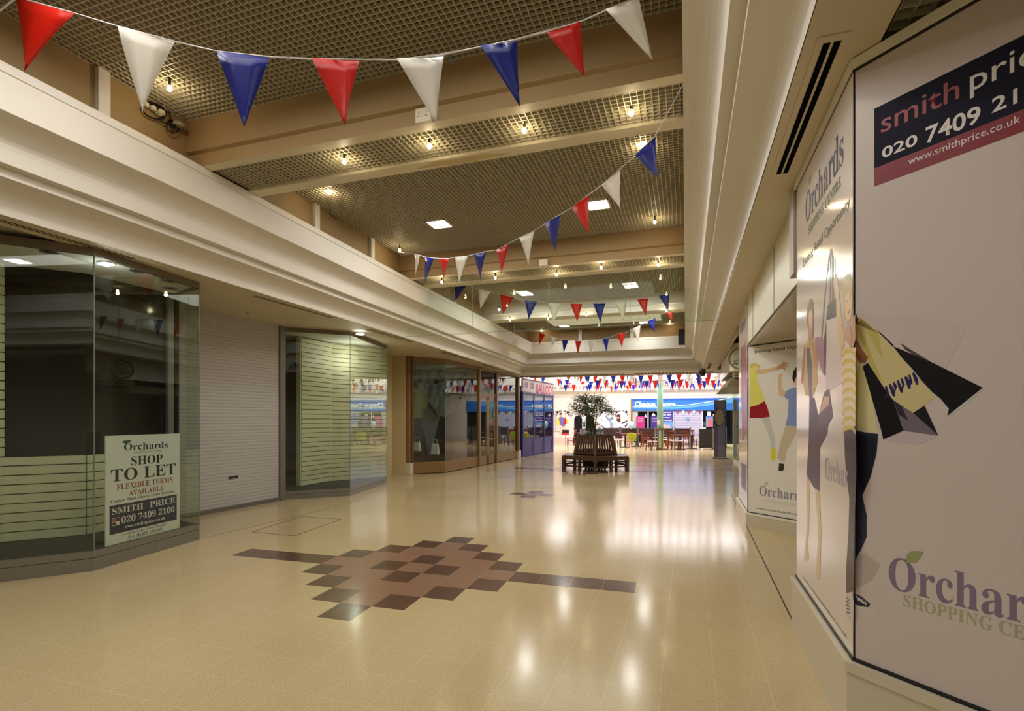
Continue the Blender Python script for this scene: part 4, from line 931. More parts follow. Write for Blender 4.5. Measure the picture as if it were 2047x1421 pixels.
# grille soffits behind the right cornice
struct(eggcrate(.93, 3.2, 11.0, 13.0, 3.40, .075).build('ceiling', GRID), 'egg-crate soffit beyond the second hoarding')
struct(eggcrate(.90, 3.2, .2, 4.5, 3.42, .075, .008, .045).build('ceiling', GRID), 'egg-crate soffit above the near hoarding')
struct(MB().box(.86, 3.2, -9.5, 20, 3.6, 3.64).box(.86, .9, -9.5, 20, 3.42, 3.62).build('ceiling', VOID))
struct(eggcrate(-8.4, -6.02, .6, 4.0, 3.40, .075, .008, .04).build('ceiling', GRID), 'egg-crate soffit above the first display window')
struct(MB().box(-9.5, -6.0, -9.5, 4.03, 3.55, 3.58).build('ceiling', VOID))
# --- third shop with round script sign
t = empty('shop_sign', (1.3, 13.4, 2.66), 'cream sign box with gold ring and script letters, past the second hoarding', 'sign')
MB().prism([(.95, 13.55), (1.02, 13.42), (2.6, 12.95), (2.6, 17), (.95, 17)], 2.68, 3.33).build('sign_box', PANEL, t)
MB().box(.94, .952, 13.6, 17, 2.68, 3.33).build('glossy_side', HOARDG, t)
hb = [(.95, 13.55), (1.02, 13.42), (2.6, 12.95), (2.6, 17), (.95, 17)]; ht = [(.80, 13.5), (.84, 13.2), (2.6, 12.7), (2.6, 17.2), (.80, 17.1)]
mb = MB(); n5 = 5; vs = [(x, y, 2.52) for x, y in hb]+[(x, y, 2.30) for x, y in ht]
mb.add(vs, [(i, (i+1) % 5, 5+(i+1) % 5, 5+i) for i in range(5)]+[(9, 8, 7, 6, 5)]); mb.build('hood', mat('bronze_hood', (150, 136, 108), .3, metal=.3, noise=.1), t)
mb = MB()
for k in range(3):
    o = .10-.03*k; mb.prism([(1.05-o*.3, 13.40-o), (2.6, 12.93-o), (2.6, 13.5), (1.0, 13.6)], 2.53+k*.052, 2.56+k*.052)
mb.build('stepped_moulding', mat('mould_gold', (190, 172, 130), .5), t)
Fk = Face((1.02, 13.42, 0), (1.58, -.47, 0), (-.47, -1.58, 0))
mb = MB(); cu, cz = Fk.uv(1484, 716); 
ro, ri = .33, .285; N_ = 28; vs = []
for i in range(N_+1):
    a_ = 2*PI*i/N_; vs += [Fk.pt(cu+ro*.95*math.cos(a_), cz+ro*.82*math.sin(a_), .006), Fk.pt(cu+ri*.95*math.cos(a_)+.01, cz+ri*.84*math.sin(a_), .006)]
mb.add(vs, [(2*i, 2*i+1, 2*i+3, 2*i+2) for i in range(N_)]); mb.build('gold_ring', ink((150, 132, 80)), t)
q = Fk.uv(1460, 730); letters(chr(0x1D4A6)+chr(0x1D4AF), Fk.pt(q[0], q[1]), Fk.u, .34, .13, ink((60, 60, 90)), t, Fk.n, .008)
t = empty('window_5', (1.5, 21, 0), 'cream framed shopfront at the far right corner'); t['kind'] = 'structure'
MB().wallseg((1.64, 19.2), (1.57, 21.14), 0, .12, -.06).wallseg((1.64, 19.2), (1.57, 21.14), 2.5, 2.62, -.06).wallseg((1.58, 20.95), (1.57, 21.16), 0, 2.62, -.1).wallseg((1.64, 19.0), (1.63, 19.15), 0, 2.6, -.1).build('frame', PANEL, t)
pane((1.64, 19.2), (1.58, 20.95), .12, 2.5, t); pane((1.57, 21.16), (1.10, 21.9), .05, 2.62, t, GLASSC)
MB().box(1.9, 2.4, 19.2, 21, 0, 2.5).build('stock', mat('stock_mix', (120, 132, 150), .5, noise=.5, scale=14), t)
MB().box(2.6, 2.7, 17, 22, 0, 3.3).build('back_wall', mat('shop_back', (88, 92, 110), .6), t)
struct(MB().box(3.2, 3.3, 20, 24, 0, 3.4).build('wall_right', CREAM))
q0 = atz(1440, 916, 0)
t = empty('banner_stand', tuple(q0), 'tall purple roll-up banner stand with round crest by the far right shop', 'banner')
MB().box(q0.x-.30, q0.x+.28, q0.y-.1, q0.y+.1, 0, .03).build('base', BLACK, t)
MB().box(q0.x-.24, q0.x+.22, q0.y-.012, q0.y, .05, 2.3).build('banner', mat('banner_purple', (104, 92, 140), .4), t)
mb = MB()
for i in range(7):
    mb.box(q0.x-.24+i*.072, q0.x-.225+i*.072, q0.y-.02, q0.y-.012, .05, .22)
for i in range(4): mb.box(q0.x-.24, q0.x+.22, q0.y-.02, q0.y-.012, .05+i*.05, .06+i*.05)
mb.build('lattice', mat('lattice_tan', (150, 136, 118), .5), t)
fb = Face((q0.x-.24, q0.y-.014, 0), (1, 0, 0), (0, -1, 0)); mb = MB()
mb.add([fb.pt(.2+.17*math.cos(i*PI/12), 1.62+.30*math.sin(i*PI/12), .004) for i in range(24)], [tuple(range(24))]); mb.build('crest', ink((160, 140, 110)), t)
for i in range(12):
    a_ = i*PI/6; mb = MB(); c = fb.pt(.21+.2*math.cos(a_), 1.62+.36*math.sin(a_), .006)
    mb.add([c+Vector((.035*math.cos(j*PI/4), 0, .045*math.sin(j*PI/4))) for j in range(8)], [tuple(range(8))]); mb.build('crest_petal', ink((34, 26, 70)), t)
# --- dome camera under the far soffit
q = aty(1404, 741, 19.3)
t = empty('dome_camera', tuple(q), 'dark dome security camera hanging at the far end of the corridor', 'security camera')
MB().tube([(q.x, q.y, q.z+.04), (q.x, q.y, 3.30)], .03, 8).lathe([(.10, .04), (.12, .0), (.12, -.02)], tuple(q), 16).build('housing', mat('cam_grey', (90, 84, 76), .4), t)
MB().lathe([(.12, -.02), (.11, -.10), (.08, -.16), (.03, -.19)], tuple(q), 16).build('dome', mat('smoked_dome', (30, 26, 24), .1, spec=.8), t, smooth=True)
# --- loudspeaker
a1 = aty(1356, 659, 18.6); a2 = aty(1369, 688, 18.6)
t = empty('loudspeaker', ((a1.x+a2.x)/2, 18.6, a2.z), 'black loudspeaker fixed high in the far right corner of the ceiling well', 'speaker')
MB().box(a1.x, a2.x, 18.55, 18.8, a2.z, a1.z).build('cabinet', BLACK, t, bevel=.01)
MB().box(a1.x+.02, a2.x-.02, 18.535, 18.548, a2.z+.03, a1.z-.03).build('grille', mat('speaker_grille', (36, 38, 46), .7), t)
# --- sockets on the beams
for (px0, py0, px1, py1, y, l) in ((830, 218, 861, 240, 4.50, 'on the tan face of the nearest beam'), (1077, 519, 1094, 530, 9.46, 'on the tan face of the second beam')):
    a1 = aty(px0, py0, y); a2 = aty(px1, py1, y); t = empty('wall_socket', tuple(a1), 'white double power socket mounted '+l, 'socket')
    MB().box(a1.x, a2.x, y, y+.05, a2.z, a1.z).build('plate', BEAM, t, bevel=.004)
    w = a2.x-a1.x; mb = MB()
    for f in (.22, .72):
        cx_ = a1.x+w*f
        for dx, dz in ((0, .02), (-.01, -.01), (.01, -.01)): mb.box(cx_+dx-.003, cx_+dx+.003, y-.002, y, (a1.z+a2.z)/2+dz-.004, (a1.z+a2.z)/2+dz+.004)
    mb.build('pin_hole', BLACK, t)
# --- cable tangle
zk = Z((270, 190), 15.79)
t = empty('cable_tangle', tuple(atx(315, 215, -5.28)), 'tangle of black cables and white sockets in the near left ceiling corner', 'cables')
def K_(pts, y=4.25): return [atx(px, py, -5.285+(y-4.25)*.3) for px, py in zk(*pts)]
def loop(cx_, cy_, rx, ry, a0=0, a1=2*PI, n=24, y=4.25, rot=0):
    o = []
    for i in range(n+1):
        a_ = a0+(a1-a0)*i/n; x = rx*math.cos(a_); yy = ry*math.sin(a_)
        o.append((cx_+x*math.cos(rot)-yy*math.sin(rot), cy_+x*math.sin(rot)+yy*math.cos(rot)))
    return K_(o, y)
MB().tube(loop(600, 500, 380, 230, rot=.35), .008, 6).tube(loop(950, 760, 150, 120, 0, PI, y=4.28), .006, 6).tube(K_(((1080, 520), (1100, 640), (1150, 760), (1190, 900), (1200, 1040), (1160, 1130))), .008, 6).tube(loop(1210, 960, 210, 230, PI*.15, PI*1.3, y=4.3), .007, 6).tube(K_(((350, 260), (480, 240), (600, 320), (700, 420), (900, 480), (1000, 560))), .016, 6).build('black_cable', BLACK, t, smooth=True)
MB().tube(K_(((860, 260), (930, 380), (970, 520), (930, 620), (800, 640), (680, 590), (640, 520))), .005, 6).build('white_cable', CORD, t, smooth=True)
for (cx_, cy_, r) in ((570, 430, .035), (820, 560, .04), (340, 310, .03)):
    p = K_(((cx_, cy_),))[0]; MB().lathe([(r, -.02), (r, .02), (r*.6, .03)], tuple(p), 12).build('socket', BEAM, t, smooth=True)
p = K_(((1200, 910),), 4.3)[0]; MB().lathe([(.03, -.03), (.035, .02), (.01, .04)], tuple(p), 12).build('plug', BLACK, t, smooth=True)
p = atx(355, 250, -5.27); MB().lathe([(.075, -.02), (.08, 0), (.06, .03)], tuple(p), 16).build('junction_box', mat('box_grey', (150, 140, 124), .5), t, smooth=True)
pts = [atx(px, py, X0L(6.6)-.1) for px, py in ((659, 416), (661, 426), (665, 433), (671, 438))]
tag(MB().tube(pts, .006, 5).build('loose_cable', BLACK), 'short loose black cable dangling over the left tan wall', 'cable')
# ------------------------------------------------------------------ TREE BENCH
bc = atz(1190, 945, 0); dist = math.hypot(bc.x, bc.y); BC = Vector((bc.x, bc.y, 0))*((dist+1.13)/dist)
ang0 = math.atan2(-BC.y, -BC.x)
t = empty('tree_bench', tuple(BC), 'dark hardwood hexagonal bench around the potted tree in the middle of the mall', 'bench')
def hexp(r, k, z): a_ = ang0+k*PI/3; return Vector((BC.x+r*math.cos(a_), BC.y+r*math.sin(a_), z))
R1, R2 = 1.14, .70
for k in range(6):
    mb = MB()
    for i in range(6):
        ra = R2+(R1-R2)*(i+.08)/6; rb = R2+(R1-R2)*(i+.9)/6
        P = [hexp(rb, k, .43), hexp(rb, k+1, .43), hexp(ra, k+1, .43), hexp(ra, k, .43)]
        mb.hexa(P+[p+Vector((0, 0, .025)) for p in P])
    o = mb.build('seat', BENCH, t)
    a_, b_ = hexp(R1-.02, k, .385), hexp(R1-.02, k+1, .385)
    MB().bar(a_, b_, .03, .09).bar(hexp(R2+.02, k, .385), hexp(R2+.02, k+1, .385), .03, .07).bar(hexp(R1-.12, k, .14), hexp(R1-.12, k+1, .14), .03, .045).build('apron', BENCH, t)
    MB().bar(hexp(R1-.03, k, 0), hexp(R1-.03, k, .43), .065).build('leg', BENCH, t); MB().bar(hexp(R2+.03, k, 0), hexp(R2+.03, k, .43), .06).build('leg', BENCH, t)
    m = hexp(R1-.03, k, .2); n_ = hexp(R2+.03, k, .2); MB().bar(n_, m, .03, .04).bar((n_.x, n_.y, .38), (m.x, m.y, .38), .03, .06).build('stretcher', BENCH, t)
    for f in (.5,):
        e = hexp(R1-.03, k, 0).lerp(hexp(R1-.03, k+1, 0), f); MB().bar(e, e+Vector((0, 0, .43)), .055).build('leg', BENCH, t)
    # curved brackets
    for kk in (k, k+1):
        a_ = hexp(R1-.03, kk, .34); b_ = hexp(R1-.03, k if kk == k+1 else k+1, .34); d = (b_-a_).normalized()
        MB().bar(a_+Vector((0, 0, -.09)), a_+d*.12+Vector((0, 0, .03)), .03, .04).build('bracket', BENCH, t)
    # back panel leaning towards the tree
    lo, hi = .74, .58
    A0, A1, B0, B1 = hexp(lo, k, .455), hexp(lo, k+1, .455), hexp(hi, k, 1.06), hexp(hi, k+1, 1.06)
    mb = MB().bar(A0.lerp(B0, .95), A1.lerp(B1, .95), .035, .075).bar(A0.lerp(B0, .12), A1.lerp(B1, .12), .03, .06)
    for i in range(7):
        f = (i+.75)/7.5; p0 = A0.lerp(A1, f); p1 = B0.lerp(B1, f); mb.bar(p0.lerp(p1, .12), p0.lerp(p1, .93), .05, .018, up=(math.cos(ang0+(k+.5)*PI/3), math.sin(ang0+(k+.5)*PI/3), 0))
    mb.build('backrest', BENCH, t); MB().bar(A0, B0+Vector((0, 0, .03)), .055).build('back_post', BENCH, t)
POT = mat('planter_brown', (44, 32, 26), .5, noise=.1)
t = empty('potted_tree', tuple(BC), 'slender leafy ficus tree in a dark planter inside the hexagonal bench', 'tree')
MB().lathe([(.36, .04), (.40, .08), (.44, .55), (.46, .58), (.46, .62), (.40, .62), (.38, .58)], tuple(BC), 8).build('planter', POT, t)
for k in range(6):
    a_ = k*PI/3; p = BC+Vector((.3*math.cos(a_), .3*math.sin(a_), 0)); MB().bar(p, p+Vector((0, 0, .05)), .05).build('planter_foot', BLACK, t)
MB().lathe([(.39, .56), (.37, .59), (.02, .60)], tuple(BC), 12).build('soil', mat('soil', (48, 36, 26), .95, noise=.3, scale=30), t)
random.seed(11)
tr = MB(); tips = []; TC = BC+Vector((-.10, 0, 0))
top = atz
for i in range(5):
    a_ = i*2*PI/5+.4; p = BC+Vector((.04*math.cos(a_), .04*math.sin(a_), .56)); pts = [p]
    for s in range(1, 8):
        f = s/7; p = BC+Vector((-.14*f+math.cos(a_)*(.04+.16*f*f)+random.uniform(-.02, .02), math.sin(a_)*(.04+.16*f*f)+random.uniform(-.02, .02), .56+f*1.45)); pts.append(p)
        if s > 2:
            for q in range(3):
                b_ = random.uniform(0, 2*PI); L_ = random.uniform(.28, .66)*(1.25-.45*f if s > 4 else .8)
                e = p+Vector((math.cos(b_)*L_, math.sin(b_)*L_, random.uniform(.02, .30) if s > 4 else random.uniform(-.22, .05))); m = p.lerp(e, .5)+Vector((0, 0, .07))
                tr.tube([p, m, e], .008, 4, r1=.003); tips += [m, e, p.lerp(e, .75)+Vector((0, 0, .03)), e+Vector((random.uniform(-.06, .06), random.uniform(-.06, .06), -.08))]
    tr.tube(pts, .024, 6, r1=.010)
tr.build('trunk', BARK, t)
lf = MB()
for p in tips:
    if p.z < 1.72 and random.random() < .72: continue
    for k in range(17):
        c = p+Vector((random.gauss(0, .065), random.gauss(0, .065), random.gauss(0, .06)))
        th = random.uniform(0, 2*PI); dz = random.uniform(-1.1, .25); d = Vector((math.cos(th), math.sin(th), dz)).normalized(); L_ = random.uniform(.08, .135)
        s = d.cross(Vector((0, 0, 1))).normalized()*.011; n_ = Vector((0, 0, .006))
        lf.add([c, c+d*L_*.45+s+n_, c+d*L_, c+d*L_*.45-s+n_, c+d*L_*.45-n_], [(0, 1, 4), (1, 2, 4), (0, 4, 3), (4, 2, 3)])
lf.build('foliage', LEAF, t)
# ------------------------------------------------------------------ FAR COURT
YW = 33.5
WPINK = mat('far_wall_paint', (240, 226, 214), .5, noise=.02)
def U(px, py, y=YW): return aty(px, py, y)
struct(MB().box(-14, 9, YW, YW+.2, 0, 2.95).build('wall_back', WPINK), 'pale far wall of the court')
# cornice of the court (far side) - same stepped family
mb = MB(); prof = [(0, 4.25), (0, 3.58)]+cove(.2, 3.58, .22, 0, 6)+[(.2, 3.30), (.28, 3.30), (.28, 3.24)]+cove(.2, 3.24, .16, .28, 6)+[(.5, 2.93)]
n = len(prof); va = [(-13.0, YW-.52+r, z) for r, z in prof]; vb = [(8.5, YW-.52+r, z) for r, z in prof]
mb.add(va+vb, [(j, n+j, n+j+1, j+1) for j in range(n-1)]); struct(mb.build('trim_10', CREAM), 'stepped cornice over the far wall of the court')
struct(MB().box(-13, 8.5, YW-.45, YW-.40, 4.2, 5.3).build('wall_back', TAN))
mb = MB()
for x in (-11, -8.4, -5.8, -3.2, -.6, 2, 4.6): mb.box(x, x+.14, YW-.5, YW-.44, 4.2, 5.2)
struct(mb.build('trim_11', CREAM))
struct(MB().box(-13, 8.5, 20.6, YW, 5.2, 5.25).build('ceiling', mat('court_ceiling', (120, 108, 88), .8, noise=.1)))
mb = MB().prism([(-13, 20.5), (-6.0, 20.5), (-8.3, 24.5), (-9.0, 27), (-9, YW), (-13, YW)], 3.30, 3.36)
mb.prism([(1.2, 20.5), (8.5, 20.5), (8.5, YW), (4.2, YW), (4.2, 27), (3.6, 23.5)], 3.25, 3.30)
struct(mb.build('ceiling', CREAM), 'flat soffits around the court')
mb = MB()
ringp = [(-6.0, 20.5), (-8.3, 24.5), (-9.0, 27), (-9, YW)]
for i in range(3): mb.wallseg(ringp[i], ringp[i+1], 3.30, 4.3, .1, side=1); mb.wallseg(ringp[i], ringp[i+1], 4.3, 5.2, .3, 1, 1)
ringp = [(1.2, 20.5), (3.6, 23.5), (4.2, 27), (4.2, YW)]
for i in range(3): mb.wallseg(ringp[i], ringp[i+1], 3.25, 4.3, .1, side=-1); mb.wallseg(ringp[i], ringp[i+1], 4.3, 5.2, .3, 1, -1)
mb.box(-6, 1.2, 20.5, 20.56, 3.2, 4.4); mb.box(-6, 1.2, 20.5, 20.56, 4.4, 5.2, 1)
struct(mb.build('trim_12', [CREAM, TAN]), 'inner fascia around the court opening')
struct(MB().box(-14, -13.9, 20, YW, 0, 3.4).box(8.5, 8.6, 20, YW, 0, 3.4).box(3.2, 8.5, 23.9, 24, 0, 3.4).build('wall_left', WPINK))
struct(MB().box(-13, -9.5, 20.4, 20.5, 0, 3.4).build('wall_left', WPINK))
# panels with arched posters
def arch(Fw, u0, u1, z0, z1, off, m, name, parent, n=10, inset=0):
    w = (u1-u0)/2; cx_ = (u0+u1)/2; zs_ = z1-w*.9; pts = [Fw.pt(u0, z0, off), Fw.pt(u1, z0, off)]
    for i in range(n+1): a_ = PI*i/n; pts.append(Fw.pt(cx_+w*math.cos(a_), zs_+w*.9*math.sin(a_), off))
    return MB().add(pts, [tuple(range(len(pts)))]).build(name, m, parent)
FW = Face((-10, YW-.01, 0), (1, 0, 0), (0, -1, 0))
def up(px, py): return FW.uv(px, py)
WARCH = ink((246, 240, 244)); PK = ink((244, 220, 214)); INKB = ink((14, 14, 16))
def arch_panel(x0, x1, ytop, label, base):
    u0, zt = up(x0, ytop); u1, _ = up(x1, ytop)
    t = empty('arched_panel', tuple(FW.pt(u0, 0)), label, 'poster', 'arched shopfront posters on the far wall')
    MB().box(FW.pt(u0, 0).x, FW.pt(u1, 0).x, YW-.03, YW-.004, .75, zt).build('board', base, t)
    w = u1-u0; arch(FW, u0+.05, u1-.05, .75, zt-.03, .026, base, 'arch_field', t)
    mb = MB()
    for sg in (1, -1):
        e = u0 if sg > 0 else u1
        P = [(e+sg*.24, zt-.05), (e+sg*.46, zt-.05), (e+sg*.42, zt-.07), (e+sg*.24, zt-.13)]; mb.add([FW.pt(a_, b_, .030) for a_, b_ in P], [(0, 1, 2, 3)])
        P = [(e+sg*.05, zt-.25), (e+sg*.13, zt-.25), (e+sg*.07, zt-.38), (e+sg*.05, zt-.46)]; mb.add([FW.pt(a_, b_, .030) for a_, b_ in P], [(0, 1, 2, 3)])
    mb.build('spandrel', INKB, t)
    mb = MB().box(FW.pt(u0, 0).x, FW.pt(u0, 0).x+.02, YW-.034, YW-.03, .75, zt).box(FW.pt(u1, 0).x-.02, FW.pt(u1, 0).x, YW-.034, YW-.03, .75, zt).build('edge_line', ink((206, 196, 190)), t)
    mb = MB()
    for s in (0, 1):
        cx_ = u0+.14 if s == 0 else u1-.14; mb.add([FW.pt(cx_+.085*math.cos(i*PI/5), zt-.14+.085*math.sin(i*PI/5), .030) for i in range(10)], [tuple(range(10))])
    mb.build('corner_disc', INKB, t)
    return t
zz = Z((1100, 800), 12.04)
def fpoly(t, n, pts, rgb, off=.034): 
    o = FW.P; mb = MB(); vs = [hit(x, y, FW.P, FW.n)+FW.n*off for x, y in zz(*pts)]; mb.add(vs, [tuple(range(len(vs)))]); return mb.build(n, ink(rgb), t)
t = arch_panel(1110.5, 1139.5, 819.5, 'arched pink poster of a man in purple shirt with shopping bags', PK)
fpoly(t, 'printed_hair', ((218, 340), (225, 305), (255, 298), (285, 312), (290, 350), (250, 345)), (70, 44, 34), .036); fpoly(t, 'printed_face', ((228, 345), (280, 345), (278, 385), (250, 410), (230, 390)), (220, 160, 130), .037)
fpoly(t, 'printed_shirt', ((205, 420), (250, 400), (300, 405), (350, 420), (340, 480), (345, 540), (360, 620), (320, 636), (270, 610), (240, 580), (215, 480)), (120, 110, 176), .036)
fpoly(t, 'printed_trousers', ((240, 590), (300, 615), (370, 625), (372, 760), (240, 780)), (226, 206, 190), .035)
fpoly(t, 'printed_bag', ((175, 420), (205, 430), (240, 590), (175, 600), (150, 480)), (226, 220, 70), .037)
fpoly(t, 'printed_bag', ((350, 430), (380, 400), (388, 575), (328, 585)), (196, 30, 60), .038); fpoly(t, 'printed_bag', ((388, 430), (415, 470), (440, 530), (400, 570), (385, 540)), (224, 190, 60), .037)
arch_panel(1082, 1110, 819.5, 'arched pink poster partly hidden by the balloon shop corner', PK)
t = arch_panel(1198.5, 1226.5, 819, 'arched white poster with raised jeans-clad legs, left of a pair', WARCH)
fpoly(t, 'printed_jeans', ((1325, 395), (1352, 360), (1400, 440), (1440, 430), (1505, 380), (1510, 450), (1450, 490), (1505, 540), (1510, 780), (1430, 780), (1440, 600), (1430, 510), (1375, 480)), (130, 146, 176))
fpoly(t, 'printed_shoe', ((1318, 345), (1390, 328), (1395, 350), (1350, 362)), (176, 182, 186)); fpoly(t, 'printed_shoe', ((1410, 350), (1450, 330), (1500, 350), (1500, 370), (1460, 355)), (176, 182, 186))
t = arch_panel(1228, 1256.5, 819, 'arched white poster of a leaning woman with dark hair, right of a pair', WARCH)
fpoly(t, 'printed_hair', ((1565, 395), (1610, 345), (1660, 330), (1695, 370), (1690, 430), (1700, 500), (1660, 535), (1600, 490), (1600, 430), (1620, 400)), (84, 40, 34), .037); fpoly(t, 'printed_face', ((1625, 400), (1665, 405), (1650, 450), (1620, 440)), (220, 170, 146), .039)
fpoly(t, 'printed_arm', ((1700, 400), (1860, 480), (1850, 495), (1700, 425)), (230, 186, 160), .036); fpoly(t, 'printed_arm', ((1590, 440), (1600, 500), (1560, 560), (1540, 640), (1536, 580)), (230, 186, 160), .036)
fpoly(t, 'printed_bag', ((1705, 545), (1850, 480), (1865, 500), (1720, 580)), (36, 34, 60), .036); fpoly(t, 'printed_bag', ((1790, 620), (1865, 530), (1850, 610), (1800, 660)), (80, 40, 60), .036)
fpoly(t, 'printed_trousers', ((1540, 600), (1600, 540), (1680, 580), (1780, 680), (1540, 780)), (196, 200, 206), .035)
# arched dark doorways
for k, (x0, x1, y0, lab) in enumerate(((1148, 1164, 830.5, 'left'), (1171, 1187.5, 830.5, 'right'))):
    u0, zt = up(x0, y0); u1, _ = up(x1, y0)
    o = arch(FW, u0, u1, 0.03, zt, .03, mat('doorway_black', (12, 13, 16), .3), 'door_%d' % (k+1), None); struct(o, 'arched dark doorway in the far wall, %s of two' % lab)
t = None
u0, z0 = up(1145, 829); u1, z1 = up(1190, 826)
struct(MB().box(FW.pt(u0, 0).x, FW.pt(u1, 0).x, YW-.03, YW-.012, 0, z1).build('trim_13', ink((250, 240, 238))), 'white surround of the arched doorways')
for px in (1166.5, 1168.2, 1169.6):
    u0, z0 = up(px, 853); _, z1 = up(px, 844.5); o = MB().box(FW.pt(u0, 0).x-.018, FW.pt(u0, 0).x+.018, YW-.04, YW-.03, z0, z1)
    tag(o.build('slot_window', INKB), 'narrow dark slot between the arched doorways', 'slot', 'narrow slots between the arched doorways')
struct(MB().box(-13, 8, YW-.03, YW, 0, .35).build('baseboard_back', ink((226, 206, 196))))
# ---- money shop
t = empty('shopfront', (1.2, YW, 0), 'blue fascia money shop with shutter and posters on the far wall', 'shopfront')
def X(px): return U(px, 820, YW-.1).x
def Zz(py): return U(1330, py, YW-.1).z
BL = mat('fascia_blue', (44, 112, 208), .35)
MB().box(X(1264.5), X(1520), YW-.16, YW, Zz(820.5), Zz(796.5)).build('fascia', BL, t)
Fc = Face((X(1264.5), YW-.165, 0), (1, 0, 0), (0, -1, 0)); zq2 = Z((1260, 790), 11.372)
def cp(n, pts, rgb, off=.004): 
    mb = MB(); vs = [hit(x, y, Fc.P, Fc.n)+Fc.n*off for x, y in zq2(*pts)]; mb.add(vs, [tuple(range(len(vs)))]); return mb.build(n, ink(rgb), t)
cp('fascia_band', ((55, 95), (2100, 60), (2400, 55), (2400, 90), (1900, 105), (1200, 108), (55, 125)), (34, 84, 176))
cp('fascia_wave', ((55, 268), (600, 270), (1040, 262), (1600, 205), (2050, 120), (2400, 60), (2400, 170), (2050, 200), (1500, 270), (1000, 310), (55, 300)), (88, 160, 226), .006)
cp('fascia_line', ((55, 250), (600, 262), (1040, 228), (1300, 212), (1600, 170), (2050, 95), (2400, 30), (2400, 44), (2050, 112), (1600, 186), (1300, 226), (1040, 242), (600, 272), (55, 264)), (236, 232, 196), .008)
def ft(body, bl, tr, rgb, fat=.02, off=.06, shear=0):
    (a_, b_), (c_, d_) = zq2(bl)[0], zq2(tr)[0]
    return Fc.text(body, (a_, b_), (c_, d_), ink(rgb), t, off, fat)
ft('Cheque', (102, 292), (572, 138), (244, 246, 248), .035); ft('Centre', (620, 250), (1030, 150), (244, 246, 248), .035)
MB().box(X(1261), X(1264.4), YW-.18, YW, 0, Zz(796)).build('oak_pilaster', WOOD, t)
MB().box(X(1265), X(1347), YW-.06, YW-.02, .1, Zz(820.5)).box(X(1404.5), X(1520), YW-.06, YW-.02, .1, Zz(820.5)).build('window_glass', DGL, t)
MB().box(X(1265.5), X(1275), YW-.07, YW-.05, .3, Zz(822)).build('side_return', ink((170, 174, 172)), t)
WF = ink((208, 210, 214))
for px in (1265.5, 1295.5, 1346.3, 1404.3): MB().box(X(px)-.03, X(px)+.03, YW-.1, YW-.05, 0, Zz(820.5)).build('window_post', WF, t)
MB().box(X(1265), X(1347), YW-.1, YW-.05, Zz(822), Zz(820.5)).build('window_rail', WF, t); MB().box(X(1404), X(1500), YW-.1, YW-.05, Zz(821), Zz(819.5)).build('window_rail', WF, t)
mb = MB(); z = .05
while z < Zz(821.5)-.05: mb.box(X(1348), X(1403.5), YW-.08, YW-.05, z, z+.085); z += .1
mb.box(X(1348), X(1403.5), YW-.06, YW-.04, .05, Zz(821)); mb.build('lilac_shutter', mat('lilac_shutter', (182, 180, 204), .45), t)
cp('poster', ((135, 480), (328, 478), (328, 900), (135, 900)), (170, 46, 112), -.04+.0); cp('poster', ((462, 480), (640, 480), (640, 900), (462, 900)), (66, 44, 120), -.04)
cp('poster', ((735, 360), (975, 360), (975, 620), (735, 620)), (66, 60, 150), -.04); cp('poster', ((735, 600), (975, 600), (975, 900), (735, 900)), (96, 150, 220), -.039)
cp('poster', ((745, 720), (790, 640), (850, 700), (880, 640), (910, 720), (900, 900), (745, 900)), (214, 170, 160), -.036)
for s_, bl, tr in (('We buy', (172, 535), (284, 512)), ('mobile', (172, 572), (284, 550)), ('phones!', (172, 612), (284, 588)), ('Cash your', (490, 535), (640, 512)), ('cheques', (500, 572), (640, 550)), ('instantly', (490, 612), (640, 588)),
                   ('Fantastic', (660, 400), (925, 372)), ('rates on', (660, 460), (915, 425)), ('foreign', (660, 530), (912, 490)), ('currency!', (660, 592), (942, 550))):
    ft(s_, bl, tr, (240, 238, 244), .02, -.03)
cp('small_notice', ((1270, 505), (1338, 505), (1338, 555), (1270, 555)), (110, 150, 210), -.03)
cp('paper_notice', ((1752, 370), (1832, 370), (1832, 468), (1752, 468)), (236, 236, 236), -.03)
cp('rate_board', ((1718, 482), (1882, 482), (1882, 725), (1718, 725)), (130, 138, 160), -.03); cp('rate_board_header', ((1718, 482), (1882, 482), (1882, 520), (1718, 520)), (100, 130, 196), -.028)
for i in range(4):
    for j in range(9): cp('rate_figure', ((1775+i*24, 540+j*20), (1793+i*24, 540+j*20), (1793+i*24, 555+j*20), (1775+i*24, 555+j*20)), (228, 70, 92), -.026)
cp('desk_items', ((1650, 600), (1712, 600), (1712, 700), (1650, 700)), (70, 76, 70), -.032); cp('paper_notice', ((1650, 730), (1718, 730), (1718, 756), (1650, 756)), (214, 218, 222), -.03)
for k, x in enumerate((1075, 1200, 1328, 1445, 1578)):
    cp('union_pennant', ((x-32, 350), (x+32, 350), (x, 425+(20 if k % 2 else 0))), (226, 222, 232) if k % 2 else (96, 76, 130), -.02)
    cp('union_stripe', ((x-10, 350), (x+10, 350), (x+3, 410), (x-3, 410)), (190, 60, 80) if k % 2 == 0 else (240, 240, 244), -.018)
cp('flag_mark', ((328, 480), (345, 415), (370, 500), (366, 515)), (226, 222, 226), -.03); cp('flag_mark', ((478, 470), (520, 400), (572, 450), (545, 478)), (226, 200, 206), -.03); cp('flag_mark', ((1870, 440), (1885, 425), (1935, 485), (1905, 520)), (206, 170, 180), -.02)
